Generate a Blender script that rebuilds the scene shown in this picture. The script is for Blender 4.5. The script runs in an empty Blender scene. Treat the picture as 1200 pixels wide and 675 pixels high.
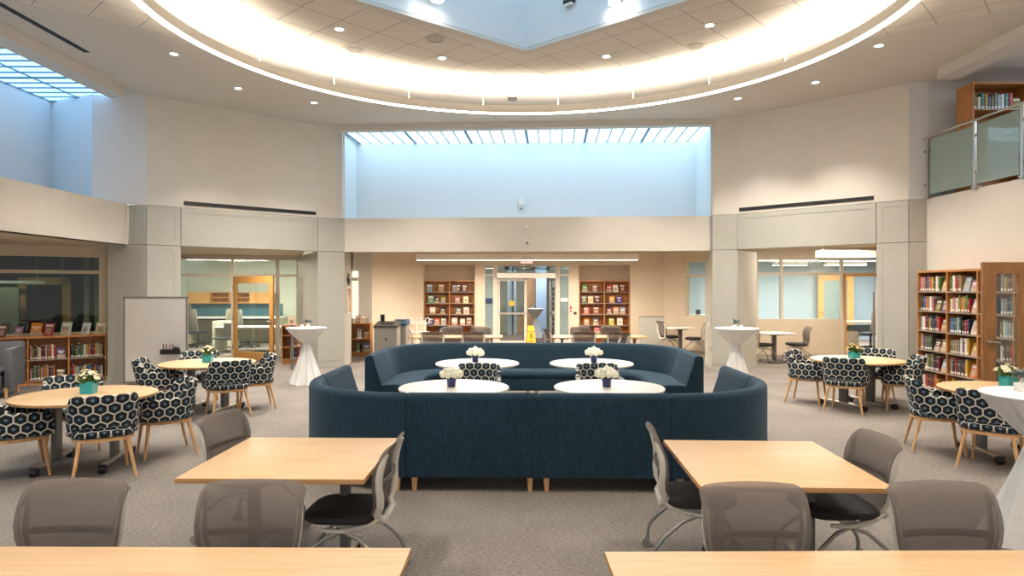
import bpy, bmesh, math, random
from mathutils import Vector, Matrix
PI = math.pi
RND = random.Random(11)
F, CX, CY, H = 780.0, 600.0, 337.5, 1.83      # focal length and centre for a 1200x675 picture, eye height in metres
SC = bpy.context.scene
COL = SC.collection


def rad(a): return math.radians(a)
def Xp(px, d): return (px - CX) * d / F
def Zp(py, d): return H - (py - CY) * d / F
def Dz(py, z): return (H - z) * F / (py - CY)
def V(*a): return Vector(a)


def hx(s):
    s = s.lstrip('#')
    o = []
    for i in (0, 2, 4):
        c = int(s[i:i + 2], 16) / 255
        o.append(c / 12.92 if c <= .04045 else ((c + .055) / 1.055) ** 2.4)
    return tuple(o)


# ---------------------------------------------------------------- mesh builder
class MB:
    def __init__(s):
        s.bm = bmesh.new()
        s.uvd = {}

    def face(s, vs, mi=0):
        try:
            f = s.bm.faces.new(vs)
            f.material_index = mi
            return f
        except ValueError:
            return None

    def v(s, co, uv=None):
        w = s.bm.verts.new(co)
        if uv: s.uvd[w] = uv
        return w

    def box(s, c, d, rz=0, mi=0, bev=0, M=None):
        m = M if M is not None else Matrix.Rotation(rz, 4, 'Z')
        hx_, hy, hz = d[0] / 2, d[1] / 2, d[2] / 2
        vs = []
        for x, y, z in ((-1, -1, -1), (1, -1, -1), (1, 1, -1), (-1, 1, -1), (-1, -1, 1), (1, -1, 1), (1, 1, 1), (-1, 1, 1)):
            vs.append(s.bm.verts.new(Vector(c) + m @ Vector((x * hx_, y * hy, z * hz))))
        fs = []
        for q in ((3, 2, 1, 0), (4, 5, 6, 7), (0, 1, 5, 4), (1, 2, 6, 5), (2, 3, 7, 6), (3, 0, 4, 7)):
            fs.append(s.face([vs[i] for i in q], mi))
        if bev:
            es = list({e for f in fs for e in f.edges})
            r = bmesh.ops.bevel(s.bm, geom=es, offset=bev, segments=2, profile=.6, affect='EDGES', clamp_overlap=True)
            for f in r['faces']: f.material_index = mi
        return s

    def span(s, a, b, mi=0, bev=0):
        return s.box([(a[i] + b[i]) / 2 for i in range(3)], [abs(b[i] - a[i]) for i in range(3)], 0, mi, bev)

    def ring(s, pts, uvs=None):
        return [s.v(p, uvs[i] if uvs else None) for i, p in enumerate(pts)]

    def bridge(s, a, b, mi=0, closed=True):
        n = len(a)
        for i in range(n if closed else n - 1):
            j = (i + 1) % n
            s.face([a[i], a[j], b[j], b[i]], mi)

    def cyl(s, p0, p1, r0, r1=None, n=14, mi=0):
        r1 = r0 if r1 is None else r1
        return s.tube([p0, p1], [r0, r1], n, mi)

    def tube(s, pts, r, n=8, mi=0, ell=None, up=None):
        pts = [Vector(p) for p in pts]
        k = len(pts)
        rr = r if isinstance(r, (list, tuple)) else [r] * k
        T = []
        for i in range(k):
            a, b = pts[max(i - 1, 0)], pts[min(i + 1, k - 1)]
            T.append((b - a).normalized())
        u = Vector(up) if up else (Vector((0, 0, 1)) if abs(T[0].z) < .9 else Vector((1, 0, 0)))
        prev = None
        first = None
        for i in range(k):
            u = (u - T[i] * u.dot(T[i])).normalized()
            w = T[i].cross(u)
            eu, ew = ell if ell else (1, 1)
            ring = [s.bm.verts.new(pts[i] + u * (math.cos(2 * PI * j / n) * rr[i] * eu) + w * (math.sin(2 * PI * j / n) * rr[i] * ew)) for j in range(n)]
            if prev: s.bridge(prev, ring, mi)
            else: first = ring
            prev = ring
        s.face(list(reversed(first)), mi)
        s.face(prev, mi)
        return s

    def lathe(s, prof, n=32, c=(0, 0, 0), mi=0, cap=True, fr=None):
        prev = None
        for q, (r, z) in enumerate(prof):
            ring = []
            for j in range(n):
                a = 2 * PI * j / n
                k = fr(a, q, r, z) if fr else r
                ring.append(s.bm.verts.new((c[0] + k * math.cos(a), c[1] + k * math.sin(a), c[2] + z)))
            if prev: s.bridge(prev, ring, mi)
            elif cap: s.face(list(reversed(ring)), mi)
            prev = ring
        if cap: s.face(prev, mi)
        return s

    def prism(s, poly, z0, z1, mi=0):
        if sum(poly[i][0] * poly[(i + 1) % len(poly)][1] - poly[(i + 1) % len(poly)][0] * poly[i][1] for i in range(len(poly))) < 0:
            poly = list(reversed(poly))
        a = [s.bm.verts.new((p[0], p[1], z0)) for p in poly]
        b = [s.bm.verts.new((p[0], p[1], z1)) for p in poly]
        s.bridge(a, b, mi)
        s.face(list(reversed(a)), mi)
        s.face(b, mi)
        return s

    def slab(s, levels, a, b, n=40, ex=4.0, c=(0, 0, 0), mi=0, uv=False):
        """soft cushion: levels of (z, inset) round a superellipse a x b"""
        prev = None
        for z, ins in levels:
            ring = []
            for j in range(n):
                t = 2 * PI * j / n
                cx, sy = math.cos(t), math.sin(t)
                x = (a - ins) * math.copysign(abs(cx) ** (2 / ex), cx)
                y = (b - ins) * math.copysign(abs(sy) ** (2 / ex), sy)
                ring.append(s.v((c[0] + x, c[1] + y, c[2] + z), (x * (1 + z * .0), y - (0 if ins > .01 else (.5 - z))) if uv else None))
            if prev: s.bridge(prev, ring, mi)
            else: s.face(list(reversed(ring)), mi)
            prev = ring
        s.face(prev, mi)
        return s

    def build(s, name, mats, parent=None, smooth=35, rel=True):
        bmesh.ops.recalc_face_normals(s.bm, faces=s.bm.faces)
        if s.uvd:
            L = s.bm.loops.layers.uv.new('UVMap')
            for f in s.bm.faces:
                for l in f.loops:
                    l[L].uv = s.uvd.get(l.vert, (0, 0))
        me = bpy.data.meshes.new(name)
        s.bm.to_mesh(me)
        s.bm.free()
        for m in (mats if isinstance(mats, (list, tuple)) else [mats]): me.materials.append(m)
        if smooth:
            for p in me.polygons: p.use_smooth = True
            me.set_sharp_from_angle(angle=rad(smooth))
        o = bpy.data.objects.new(name, me)
        COL.objects.link(o)
        if parent: o.parent = parent
        return o


def empty(name, loc=(0, 0, 0), rz=0):
    o = bpy.data.objects.new(name, None)
    COL.objects.link(o)
    o.location = loc
    o.rotation_euler = (0, 0, rz)
    o.empty_display_size = .1
    return o


def tag(o, label=None, cat=None, group=None, kind=None):
    if label: o['label'] = label
    if cat: o['category'] = cat
    if group: o['group'] = group
    if kind: o['kind'] = kind
    return o


def thing(name, label, cat, loc=(0, 0, 0), rz=0, group=None):
    return tag(empty(name, loc, rz), label, cat, group)


def struct(o):
    o['kind'] = 'structure'
    return o


def copy_tree(o, parent=None):
    c = o.copy()
    COL.objects.link(c)
    if parent: c.parent = parent
    for ch in list(o.children): copy_tree(ch, c)
    return c


def place(proto, first, loc, rz, label, group=None):
    """the first time moves the prototype itself, later a copy of it and all its parts"""
    o = proto if first else copy_tree(proto)
    o.location = loc
    o.rotation_euler = (0, 0, rz)
    o['label'] = label
    if group: o['group'] = group
    return o


ORD = ['first', 'second', 'third', 'fourth', 'fifth', 'sixth', 'seventh', 'eighth', 'ninth', 'tenth', 'eleventh', 'twelfth',
       'thirteenth', 'fourteenth', 'fifteenth', 'sixteenth', 'seventeenth', 'eighteenth', 'nineteenth', 'twentieth']

# ---------------------------------------------------------------- materials
def nodes(name):
    m = bpy.data.materials.new(name)
    m.use_nodes = True
    nt = m.node_tree
    b = nt.nodes['Principled BSDF']
    return m, nt, b


def N(nt, t, **k):
    n = nt.nodes.new(t)
    for a, b in k.items():
        if a.startswith('i_'): n.inputs[int(a[2:])].default_value = b
        else: setattr(n, a, b)
    return n


def mat(name, col, rough=.55, metal=0, var=0, scale=20, bump=0, bscale=None, stretch=(1, 1, 1), emit=None, es=0, spec=.5, sheen=0, coat=0, det=4):
    m, nt, b = nodes(name)
    c = hx(col) if isinstance(col, str) else col
    b.inputs['Base Color'].default_value = (*c, 1)
    b.inputs['Roughness'].default_value = rough
    b.inputs['Metallic'].default_value = metal
    b.inputs['Specular IOR Level'].default_value = spec
    if sheen:
        b.inputs['Sheen Weight'].default_value = sheen
        b.inputs['Sheen Roughness'].default_value = .4
        b.inputs['Sheen Tint'].default_value = (*[min(1, x * 3 + .1) for x in c], 1)
    if coat: b.inputs['Coat Weight'].default_value = coat
    if emit:
        e = hx(emit) if isinstance(emit, str) else emit
        b.inputs['Emission Color'].default_value = (*e, 1)
        b.inputs['Emission Strength'].default_value = es
    if var or bump:
        tc = N(nt, 'ShaderNodeTexCoord')
        mp = N(nt, 'ShaderNodeMapping')
        mp.inputs['Scale'].default_value = stretch
        nt.links.new(tc.outputs['Object'], mp.inputs[0])
        nz = N(nt, 'ShaderNodeTexNoise')
        nz.inputs['Scale'].default_value = scale
        nz.inputs['Detail'].default_value = det
        nt.links.new(mp.outputs[0], nz.inputs[0])
        if var:
            r = N(nt, 'ShaderNodeValToRGB')
            r.color_ramp.elements[0].position = .3
            r.color_ramp.elements[1].position = .7
            r.color_ramp.elements[0].color = (*[x * (1 - var) for x in c], 1)
            r.color_ramp.elements[1].color = (*[min(1, x * (1 + var)) for x in c], 1)
            nt.links.new(nz.outputs[0], r.inputs[0])
            nt.links.new(r.outputs[0], b.inputs['Base Color'])
        if bump:
            n2 = nz
            if bscale:
                n2 = N(nt, 'ShaderNodeTexNoise')
                n2.inputs['Scale'].default_value = bscale
                nt.links.new(mp.outputs[0], n2.inputs[0])
            bp = N(nt, 'ShaderNodeBump')
            bp.inputs['Strength'].default_value = bump
            bp.inputs['Distance'].default_value = .01
            nt.links.new(n2.outputs[0], bp.inputs['Height'])
            nt.links.new(bp.outputs[0], b.inputs['Normal'])
    return m


def wood(name, c1, c2, rough=.4, axis=0, scale=1.0, coat=0):
    m, nt, b = nodes(name)
    tc = N(nt, 'ShaderNodeTexCoord')
    mp = N(nt, 'ShaderNodeMapping')
    st = [9, 9, 9]
    st[axis] = .7
    mp.inputs['Scale'].default_value = [q * scale for q in st]
    nt.links.new(tc.outputs['Object'], mp.inputs[0])
    nz = N(nt, 'ShaderNodeTexNoise')
    nz.inputs['Scale'].default_value = 4
    nz.inputs['Detail'].default_value = 6
    nz.inputs['Distortion'].default_value = .4
    nt.links.new(mp.outputs[0], nz.inputs[0])
    r = N(nt, 'ShaderNodeValToRGB')
    r.color_ramp.elements[0].position = .32
    r.color_ramp.elements[1].position = .68
    r.color_ramp.elements[0].color = (*hx(c1), 1)
    r.color_ramp.elements[1].color = (*hx(c2), 1)
    nt.links.new(nz.outputs[0], r.inputs[0])
    nt.links.new(r.outputs[0], b.inputs['Base Color'])
    b.inputs['Roughness'].default_value = rough
    b.inputs['Coat Weight'].default_value = coat
    return m


def mth(nt, op, a, b=None, c=None):
    n = nt.nodes.new('ShaderNodeMath')
    n.operation = op
    for i, x in enumerate((a, b, c)):
        if x is None: continue
        if isinstance(x, (int, float)): n.inputs[i].default_value = x
        else: nt.links.new(x, n.inputs[i])
    return n.outputs[0]


def hex_fabric(name, cell=.105):
    """cream honeycomb lines, near-black cells, blue ring, pale centre dot"""
    m, nt, b = nodes(name)
    tc = N(nt, 'ShaderNodeTexCoord')
    sp = N(nt, 'ShaderNodeSeparateXYZ')
    nt.links.new(tc.outputs['UV'], sp.inputs[0])
    x = mth(nt, 'ADD', mth(nt, 'DIVIDE', sp.outputs[0], cell), 100)
    y = mth(nt, 'ADD', mth(nt, 'DIVIDE', sp.outputs[1], cell), 100)
    s3 = math.sqrt(3)

    def cellco(ox, oy):
        ax = mth(nt, 'SUBTRACT', mth(nt, 'MODULO', mth(nt, 'ADD', x, ox), 1.0), .5)
        ay = mth(nt, 'SUBTRACT', mth(nt, 'MODULO', mth(nt, 'ADD', y, oy), s3), s3 / 2)
        return ax, ay, mth(nt, 'ADD', mth(nt, 'MULTIPLY', ax, ax), mth(nt, 'MULTIPLY', ay, ay))

    def hd(ax, ay):
        ax = mth(nt, 'ABSOLUTE', ax)
        ay = mth(nt, 'ABSOLUTE', ay)
        return mth(nt, 'MAXIMUM', ax, mth(nt, 'ADD', mth(nt, 'MULTIPLY', ax, .5), mth(nt, 'MULTIPLY', ay, s3 / 2)))
    a = cellco(0, 0)
    c = cellco(.5, s3 / 2)
    h = mth(nt, 'MINIMUM', hd(a[0], a[1]), hd(c[0], c[1]))
    nz = N(nt, 'ShaderNodeTexNoise')
    nz.inputs['Scale'].default_value = 60
    nt.links.new(tc.outputs['UV'], nz.inputs[0])
    h = mth(nt, 'ADD', h, mth(nt, 'MULTIPLY', mth(nt, 'SUBTRACT', nz.outputs[0], .5), .07))
    r = N(nt, 'ShaderNodeValToRGB')
    cr = r.color_ramp
    cr.interpolation = 'CONSTANT'
    cr.elements[0].position = 0
    cr.elements[0].color = (*hx('#6d8795'), 1)
    cr.elements[1].position = .09
    cr.elements[1].color = (*hx('#233f4e'), 1)
    for p, q in ((.19, '#0a1016'), (.43, '#cdc8ba')):
        e = cr.elements.new(p)
        e.color = (*hx(q), 1)
    nt.links.new(h, r.inputs[0])
    nt.links.new(r.outputs[0], b.inputs['Base Color'])
    b.inputs['Roughness'].default_value = .85
    bp = N(nt, 'ShaderNodeBump')
    bp.inputs['Strength'].default_value = .25
    bp.inputs['Distance'].default_value = .004
    nt.links.new(h, bp.inputs['Height'])
    nt.links.new(bp.outputs[0], b.inputs['Normal'])
    return m


def see_through(name, col, alpha, rough=.5, spec=.3, scale=None):
    """thin woven or glass sheet: part transparent, part surface"""
    m, nt, b = nodes(name)
    b.inputs['Base Color'].default_value = (*hx(col), 1)
    b.inputs['Roughness'].default_value = rough
    b.inputs['Specular IOR Level'].default_value = spec
    b.inputs['Alpha'].default_value = alpha
    if scale:
        tc = N(nt, 'ShaderNodeTexCoord')
        wv = N(nt, 'ShaderNodeTexWave')
        wv.bands_direction = 'Z'
        wv.inputs['Scale'].default_value = scale
        wv.inputs['Distortion'].default_value = .6
        nt.links.new(tc.outputs['Object'], wv.inputs[0])
        r = N(nt, 'ShaderNodeMapRange')
        r.inputs[3].default_value = alpha - .1
        r.inputs[4].default_value = min(1, alpha + .1)
        nt.links.new(wv.outputs[1], r.inputs[0])
        nt.links.new(r.outputs[0], b.inputs['Alpha'])
    return m


def glass(name, tint='#eef4f2', refl=.08, body=.06):
    """clear sheet of glass: mostly transparent, a little glossy, a little tinted body"""
    m, nt, b = nodes(name)
    out = nt.nodes['Material Output']
    tr = N(nt, 'ShaderNodeBsdfTransparent')
    tr.inputs[0].default_value = (*hx(tint), 1)
    gl = N(nt, 'ShaderNodeBsdfGlossy')
    gl.inputs['Roughness'].default_value = .02
    b.inputs['Base Color'].default_value = (*hx(tint), 1)
    b.inputs['Roughness'].default_value = .5
    m1 = N(nt, 'ShaderNodeMixShader')
    m1.inputs[0].default_value = body
    nt.links.new(tr.outputs[0], m1.inputs[1])
    nt.links.new(b.outputs[0], m1.inputs[2])
    m2 = N(nt, 'ShaderNodeMixShader')
    m2.inputs[0].default_value = refl
    nt.links.new(m1.outputs[0], m2.inputs[1])
    nt.links.new(gl.outputs[0], m2.inputs[2])
    nt.links.new(m2.outputs[0], out.inputs[0])
    return m


def emission(name, col, st):
    m = bpy.data.materials.new(name)
    m.use_nodes = True
    nt = m.node_tree
    nt.nodes.remove(nt.nodes['Principled BSDF'])
    e = N(nt, 'ShaderNodeEmission')
    e.inputs[0].default_value = (*(hx(col) if isinstance(col, str) else col), 1)
    e.inputs[1].default_value = st
    nt.links.new(e.outputs[0], nt.nodes['Material Output'].inputs[0])
    return m


def by_object_colour(name, rough=.5):
    m, nt, b = nodes(name)
    oi = N(nt, 'ShaderNodeObjectInfo')
    nt.links.new(oi.outputs['Color'], b.inputs['Base Color'])
    b.inputs['Roughness'].default_value = rough
    return m


def carpet_mat():
    m, nt, b = nodes('carpet')
    tc = N(nt, 'ShaderNodeTexCoord')
    fine = N(nt, 'ShaderNodeTexNoise')
    fine.inputs['Scale'].default_value = 30
    fine.inputs['Detail'].default_value = 8
    fine.inputs['Roughness'].default_value = .75
    mp = N(nt, 'ShaderNodeMapping')
    mp.inputs['Scale'].default_value = (1.0, 2.6, 1)
    nt.links.new(tc.outputs['Object'], mp.inputs[0])
    nt.links.new(mp.outputs[0], fine.inputs[0])
    big = N(nt, 'ShaderNodeTexNoise')
    big.inputs['Scale'].default_value = 1.2
    big.inputs['Detail'].default_value = 3
    nt.links.new(tc.outputs['Object'], big.inputs[0])
    s = mth(nt, 'ADD', mth(nt, 'MULTIPLY', fine.outputs[0], .85), mth(nt, 'MULTIPLY', big.outputs[0], .15))
    r = N(nt, 'ShaderNodeValToRGB')
    r.color_ramp.elements[0].position = .38
    r.color_ramp.elements[1].position = .64
    r.color_ramp.elements[0].color = (*hx('#5b5551'), 1)
    r.color_ramp.elements[1].color = (*hx('#9b938a'), 1)
    nt.links.new(s, r.inputs[0])
    nt.links.new(r.outputs[0], b.inputs['Base Color'])
    b.inputs['Roughness'].default_value = .95
    b.inputs['Specular IOR Level'].default_value = .15
    bp = N(nt, 'ShaderNodeBump')
    bp.inputs['Strength'].default_value = .5
    bp.inputs['Distance'].default_value = .01
    nt.links.new(fine.outputs[0], bp.inputs['Height'])
    nt.links.new(bp.outputs[0], b.inputs['Normal'])
    return m


def tile_mat():
    """two-foot ceiling tiles laid at 45 degrees"""
    m, nt, b = nodes('ceiling_tile')
    tc = N(nt, 'ShaderNodeTexCoord')
    mp = N(nt, 'ShaderNodeMapping')
    mp.inputs['Rotation'].default_value = (0, 0, rad(42.5))
    mp.inputs['Location'].default_value = (.1, .25, 0)
    nt.links.new(tc.outputs['Object'], mp.inputs[0])
    sp = N(nt, 'ShaderNodeSeparateXYZ')
    nt.links.new(mp.outputs[0], sp.inputs[0])
    d = None
    for i in (0, 1):
        q = mth(nt, 'FRACT', mth(nt, 'ADD', mth(nt, 'DIVIDE', sp.outputs[i], .61), 50))
        q = mth(nt, 'ABSOLUTE', mth(nt, 'SUBTRACT', q, .5))
        d = q if d is None else mth(nt, 'MAXIMUM', d, q)
    r = N(nt, 'ShaderNodeValToRGB')
    r.color_ramp.interpolation = 'CONSTANT'
    r.color_ramp.elements[0].color = (*hx('#dcd5ca'), 1)
    r.color_ramp.elements[1].position = .487
    r.color_ramp.elements[1].color = (*hx('#a69d92'), 1)
    nt.links.new(d, r.inputs[0])
    nt.links.new(r.outputs[0], b.inputs['Base Color'])
    b.inputs['Roughness'].default_value = .9
    return m


M = {}
M['carpet'] = carpet_mat()
M['tile'] = tile_mat()
M['paint'] = mat('cream_paint', '#dcd6cb', .85, var=.02, scale=3, spec=.2)
M['ceil'] = mat('ceiling_paint', '#d3cec6', .9, spec=.2)
M['cool'] = mat('white_paint', '#d9dadb', .85, spec=.2)
M['panel'] = mat('sage_grey_panel', '#b3b1a7', .6, var=.015, scale=4, spec=.3)
M['tan'] = mat('tan_paint', '#cdbfaa', .85, var=.02, scale=3, spec=.2)
M['rearwall'] = mat('warm_cream_paint', '#d9cab4', .85, var=.02, scale=3, spec=.2)
M['frame'] = mat('cream_metal_frame', '#d3cabb', .45)
M['sofa'] = mat('navy_chenille', '#1b2f3d', .9, var=.30, scale=70, bump=.3, bscale=240, stretch=(1, 1, .22), sheen=.5, spec=.2)
M['maple'] = wood('maple_laminate', '#d6ad7d', '#e1bd90', .36, 0)
M['mapleedge'] = wood('maple_edge', '#bf8d58', '#cc9c66', .5, 0)
M['legwood'] = wood('beech_leg', '#c99560', '#ddb07d', .45, 2)
M['oak'] = wood('oak_shelf', '#9d6430', '#bb7e44', .45, 2)
M['doorwood'] = wood('door_veneer', '#c98f4a', '#e0ab66', .4, 2)
M['browndoor'] = wood('brown_door_veneer', '#7d5730', '#946a3c', .45, 2)
M['hex'] = hex_fabric('honeycomb_fabric')
M['mesh'] = see_through('taupe_mesh', '#7c726b', .64, .75, .15, 120)
M['meshframe'] = mat('warm_grey_plastic', '#d8d0c1', .4)
M['black'] = mat('black_fabric', '#1d1a19', .8, var=.2, scale=150)
M['blackp'] = mat('black_plastic', '#141414', .4)
M['steel'] = mat('grey_steel', '#9b9892', .35, .7)
M['satin'] = mat('satin_metal', '#c4bdb0', .3, .9)
M['greyleg'] = mat('grey_powder_coat', '#6f6c68', .45, .3)
M['linen'] = mat('white_linen', '#e9e6e0', .8, var=.03, scale=30, bump=.08, bscale=200, sheen=.2)
M['whitetop'] = mat('white_laminate', '#e6ddd3', .3)
M['whiteboard'] = mat('whiteboard_face', '#d9d2c8', .3)
M['greyframe'] = mat('grey_frame', '#7a766f', .4)
M['bluepot'] = mat('cobalt_glaze', '#1f2d66', .25, coat=.4)
M['tealpot'] = mat('teal_glaze', '#149aa5', .3, coat=.3)
M['rose'] = mat('cream_petals', '#f1ead2', .7, var=.04, scale=40)
M['mum'] = mat('pale_petals', '#eee2c8', .7, var=.05, scale=60)
M['leaf'] = mat('green_leaf', '#4d6b2c', .6, var=.35, scale=30)
M['armchair'] = mat('charcoal_tweed', '#55575b', .9, var=.15, scale=120, bump=.2)
M['cover'] = by_object_colour('book_cover', .45)
M['paper'] = mat('paper', '#e8e2d4', .8)
M['label'] = mat('spine_label', '#f0ece2', .7)
M['shelfmetal'] = mat('shelf_edge', '#8c8378', .5)
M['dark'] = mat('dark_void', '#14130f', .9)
M['slot'] = mat('black_slot', '#0b0b0b', .6)
M['glass'] = glass('clear_glass', '#f3f7f5', .05, .03)
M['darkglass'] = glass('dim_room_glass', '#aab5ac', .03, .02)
M['frost'] = glass('frosted_glass', '#a9bdb6', .06, .62)
M['skypanel'] = emission('skylight_panel', (.46, .76, 1.0), 2.6)
M['skypanel2'] = emission('skylight_panel_side', (.30, .62, 1.0), 1.5)
M['lens'] = emission('lamp_lens', (1.0, .92, .80), 9)
M['down'] = emission('downlight_lens', (1.0, .93, .82), 14)
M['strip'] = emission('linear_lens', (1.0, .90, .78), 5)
M['bluegrey'] = mat('blue_grey_paint', '#9fb0b8', .85, spec=.2)
M['tealwall'] = mat('teal_panel', '#3f7486', .7)
M['yellow'] = mat('yellow_plastic', '#e0a917', .45)
M['red'] = mat('red_plastic', '#b5231b', .5)
M['navy'] = mat('navy_plastic', '#1f2f57', .5)
M['bluelid'] = mat('blue_lid', '#1d4262', .45)
M['greybin'] = mat('grey_bin', '#8d8880', .45, .3)
M['white'] = mat('white_plastic', '#e6e3dc', .45)
M['entryglass'] = glass('entrance_glass', '#dfeeee', .04, .22)
M['opsteel'] = mat('bright_operator', '#d8d2c6', .3, .3)
M['grille'] = mat('speaker_grille', '#beb5a9', .8)
M['ringbody'] = mat('ring_housing', '#d8cfc2', .6)
M['doorbrown'] = wood('walnut_veneer', '#875c33', '#9b6c3f', .4, 2)
M['faint'] = emission('reflection_glow', (.8, .78, .62), .5)  # glow put in for a reflected line of light, not a lamp
# lamp powers in watts, world strength and exposure
LIT = dict(down=230, hall=250, hallspot=75, loff=160, roff=190, rrec=80, lrec=40, vest=90, lbay=170, dim=85, balc=150, shaft=8, shaftsky=1.25, ring=125, wcol=(1.0, .97, .94), world=.56, exp=.88)
# ================================================================ the setting
ZC, ZP, ZH = 5.58, 3.45, 2.67          # ceiling, top and underside of the panelled band


def nrm(p, q):
    d = Vector((q[0] - p[0], q[1] - p[1]))
    d.normalize()
    return d, Vector((-d.y, d.x))      # along, and the side away from the camera when p is left of q


def wall(name, p, q, z0, z1, m, t=.15, side=1):
    d, n = nrm(p, q)
    n = n * side * t
    mb = MB()
    mb.prism([p, q, (q[0] + n.x, q[1] + n.y), (p[0] + n.x, p[1] + n.y)], z0, z1)
    return struct(mb.build(name, m, smooth=0))


def shaker(name, p, q, z0, z1, m, border=.09, t=.12, depth=.006, side=1, gap=.006):
    """panel with a raised rim all round"""
    d, n = nrm(p, q)
    n = n * side
    L = (Vector(q[:2]) - Vector(p[:2])).length
    mb = MB()
    P = Vector(p[:2])

    def slab_(u0, u1, a, b, d0, d1):
        c = [P + d * u0 + n * d0, P + d * u1 + n * d0, P + d * u1 + n * d1, P + d * u0 + n * d1]
        mb.prism([(k.x, k.y) for k in c], a, b)
    z0 += gap
    z1 -= gap
    slab_(gap, L - gap, z0, z1, depth, t)
    slab_(gap, gap + border, z0, z1, 0, depth + .001)
    slab_(L - gap - border, L - gap, z0, z1, 0, depth + .001)
    slab_(gap + border, L - gap - border, z0, z0 + border, 0, depth + .001)
    slab_(gap + border, L - gap - border, z1 - border, z1, 0, depth + .001)
    return struct(mb.build(name, m, smooth=0))


A = (-7.86, 12.93)
B = (-7.10, 12.93)
B2 = (-6.63, 13.33)
C2 = (-4.46, 15.27)
C3 = (-3.90, 15.50)
C4 = (-3.97, 16.45)
D4 = (4.63, 15.95)
D3 = (4.42, 14.95)
D2 = (4.44, 14.75)
D1 = (4.93, 14.55)
E2 = (6.88, 12.57)
E1 = (7.26, 12.18)
E0 = (7.57, 12.10)

fl = MB()
fl.span((-16, -3.5, -.12), (16, 32, 0))
struct(fl.build('floor', M['carpet'], smooth=0))


def sheet_with_hole(name, outer, hole, z, t, m):
    bm = bmesh.new()
    es = []
    for loop in ([outer] + ([hole] if hole else [])):
        vs = [bm.verts.new((x, y, z)) for x, y in loop]
        for i in range(len(vs)): es.append(bm.edges.new((vs[i], vs[(i + 1) % len(vs)])))
    bmesh.ops.triangle_fill(bm, use_beauty=True, use_dissolve=False, edges=es, normal=(0, 0, -1))
    for f in bm.faces:
        if f.normal.z > 0: f.normal_flip()
    r = bmesh.ops.extrude_face_region(bm, geom=list(bm.faces))
    bmesh.ops.translate(bm, vec=(0, 0, t), verts=[e for e in r['geom'] if isinstance(e, bmesh.types.BMVert)])
    bmesh.ops.recalc_face_normals(bm, faces=bm.faces)
    me = bpy.data.meshes.new(name)
    bm.to_mesh(me)
    bm.free()
    me.materials.append(m)
    o = bpy.data.objects.new(name, me)
    COL.objects.link(o)
    return struct(o)


WC, WR = (.25, 7.72), 2.68              # skylight well: centre and half diagonal
well = [(3.10, 7.80), (.22, 10.40), (-2.90, 7.82), (.22, 5.20)]
sheet_with_hole('ceiling', [(-7.55, -3.5), (7.62, -3.5), (7.62, 12.16), (7.26, 12.2), (4.95, 14.62), (4.4, 15.3), (-3.9, 15.45), (-4.46, 15.27), (-7.1, 12.95), (-7.55, 12.95)], [(.1 + (x - .1) * 1.04, 7.8 + (y - 7.8) * 1.04) for x, y in well], ZC, .2, M['ceil'])
oct_ = [(-2.05, 12.06), (2.6, 12.06), (6.9, 8.75), (6.9, 3.5), (4.0, .8), (-3.5, .8), (-6.4, 3.5), (-6.4, 8.75)]
sheet_with_hole('ceiling_tiles', oct_, [(.1 + (x - .1) * 1.04, 7.8 + (y - 7.8) * 1.04) for x, y in well], ZC - .012, .01, M['tile'])
# lip and shaft of the skylight well
wl = MB()
for i in range(4):
    p, q = Vector(well[i]), Vector(well[(i + 1) % 4])
    cc = Vector(WC)
    po, qo = cc + (p - cc) * 1.075, cc + (q - cc) * 1.075
    wl.prism([tuple(p), tuple(q), tuple(qo), tuple(po)], ZC - .05, ZC - .005)
struct(wl.build('trim_1', M['ceil'], smooth=0))
for i in range(4):
    p, q = well[i], well[(i + 1) % 4]
    wall('wall_skylight_shaft', p, q, ZC, 7.6, M['cool'], .1, -1)
ws = MB()
ws.prism(well, 7.6, 7.62)
struct(ws.build('window_1', emission('shaft_skylight', (.46, .76, 1.0), LIT['shaftsky']), smooth=0))

# ---- left clerestory: low wall band, deep bay, strip skylight
wall('wall_left', (-7.46, -3.5), (-7.46, 12.93), ZH, ZP, M['paint'], .2, 1)
sh = MB(); sh.span((-9.0, -3.5, 3.25), (-7.66, 12.93, 3.45)); struct(sh.build('ceiling_left_bay', M['ceil'], smooth=0))
wall('wall_left_bay', (-8.95, -3.5), (-8.95, 12.93), 3.45, 5.6, M['cool'], .15, 1)
wall('wall_left_bay_end', (-9.1, 13.0), (-7.85, 12.45), ZP, 5.7, M['cool'], .15, 1)
wall('wall_left_bay_end', (-7.85, 12.45), B, ZP, 5.7, M['cool'], .1, 1)
bm_ = MB(); bm_.span((-7.56, -3.5, 5.40), (-7.22, 12.45, 5.581)); struct(bm_.build('trim_2', M['ceil'], smooth=0))


def skylight(name, x0, x1, y0, y1, z, along, n_bays, sub, rows, m):
    mb = MB()
    mb.span((x0, y0, z), (x1, y1, z + .03), 0)
    L = (x1 - x0) if along == 'x' else (y1 - y0)
    for i in range(n_bays * sub + 1):
        t = L * i / (n_bays * sub)
        w = .035 if i % sub == 0 else .016
        if along == 'x': mb.span((x0 + t - w, y0, z - .02), (x0 + t + w, y1, z + .0), 1)
        else: mb.span((x0, y0 + t - w, z - .02), (x1, y0 + t + w, z + .0), 1)
    for j in range(rows + 1):
        w = .012
        if along == 'x':
            y = y0 + (y1 - y0) * j / rows
            mb.span((x0, y - w, z - .02), (x1, y + w, z), 1)
        else:
            x = x0 + (x1 - x0) * j / rows
            mb.span((x - w, y0, z - .02), (x + w, y1, z), 1)
    return struct(mb.build(name, [m, M['skymull']], smooth=0))


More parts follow.
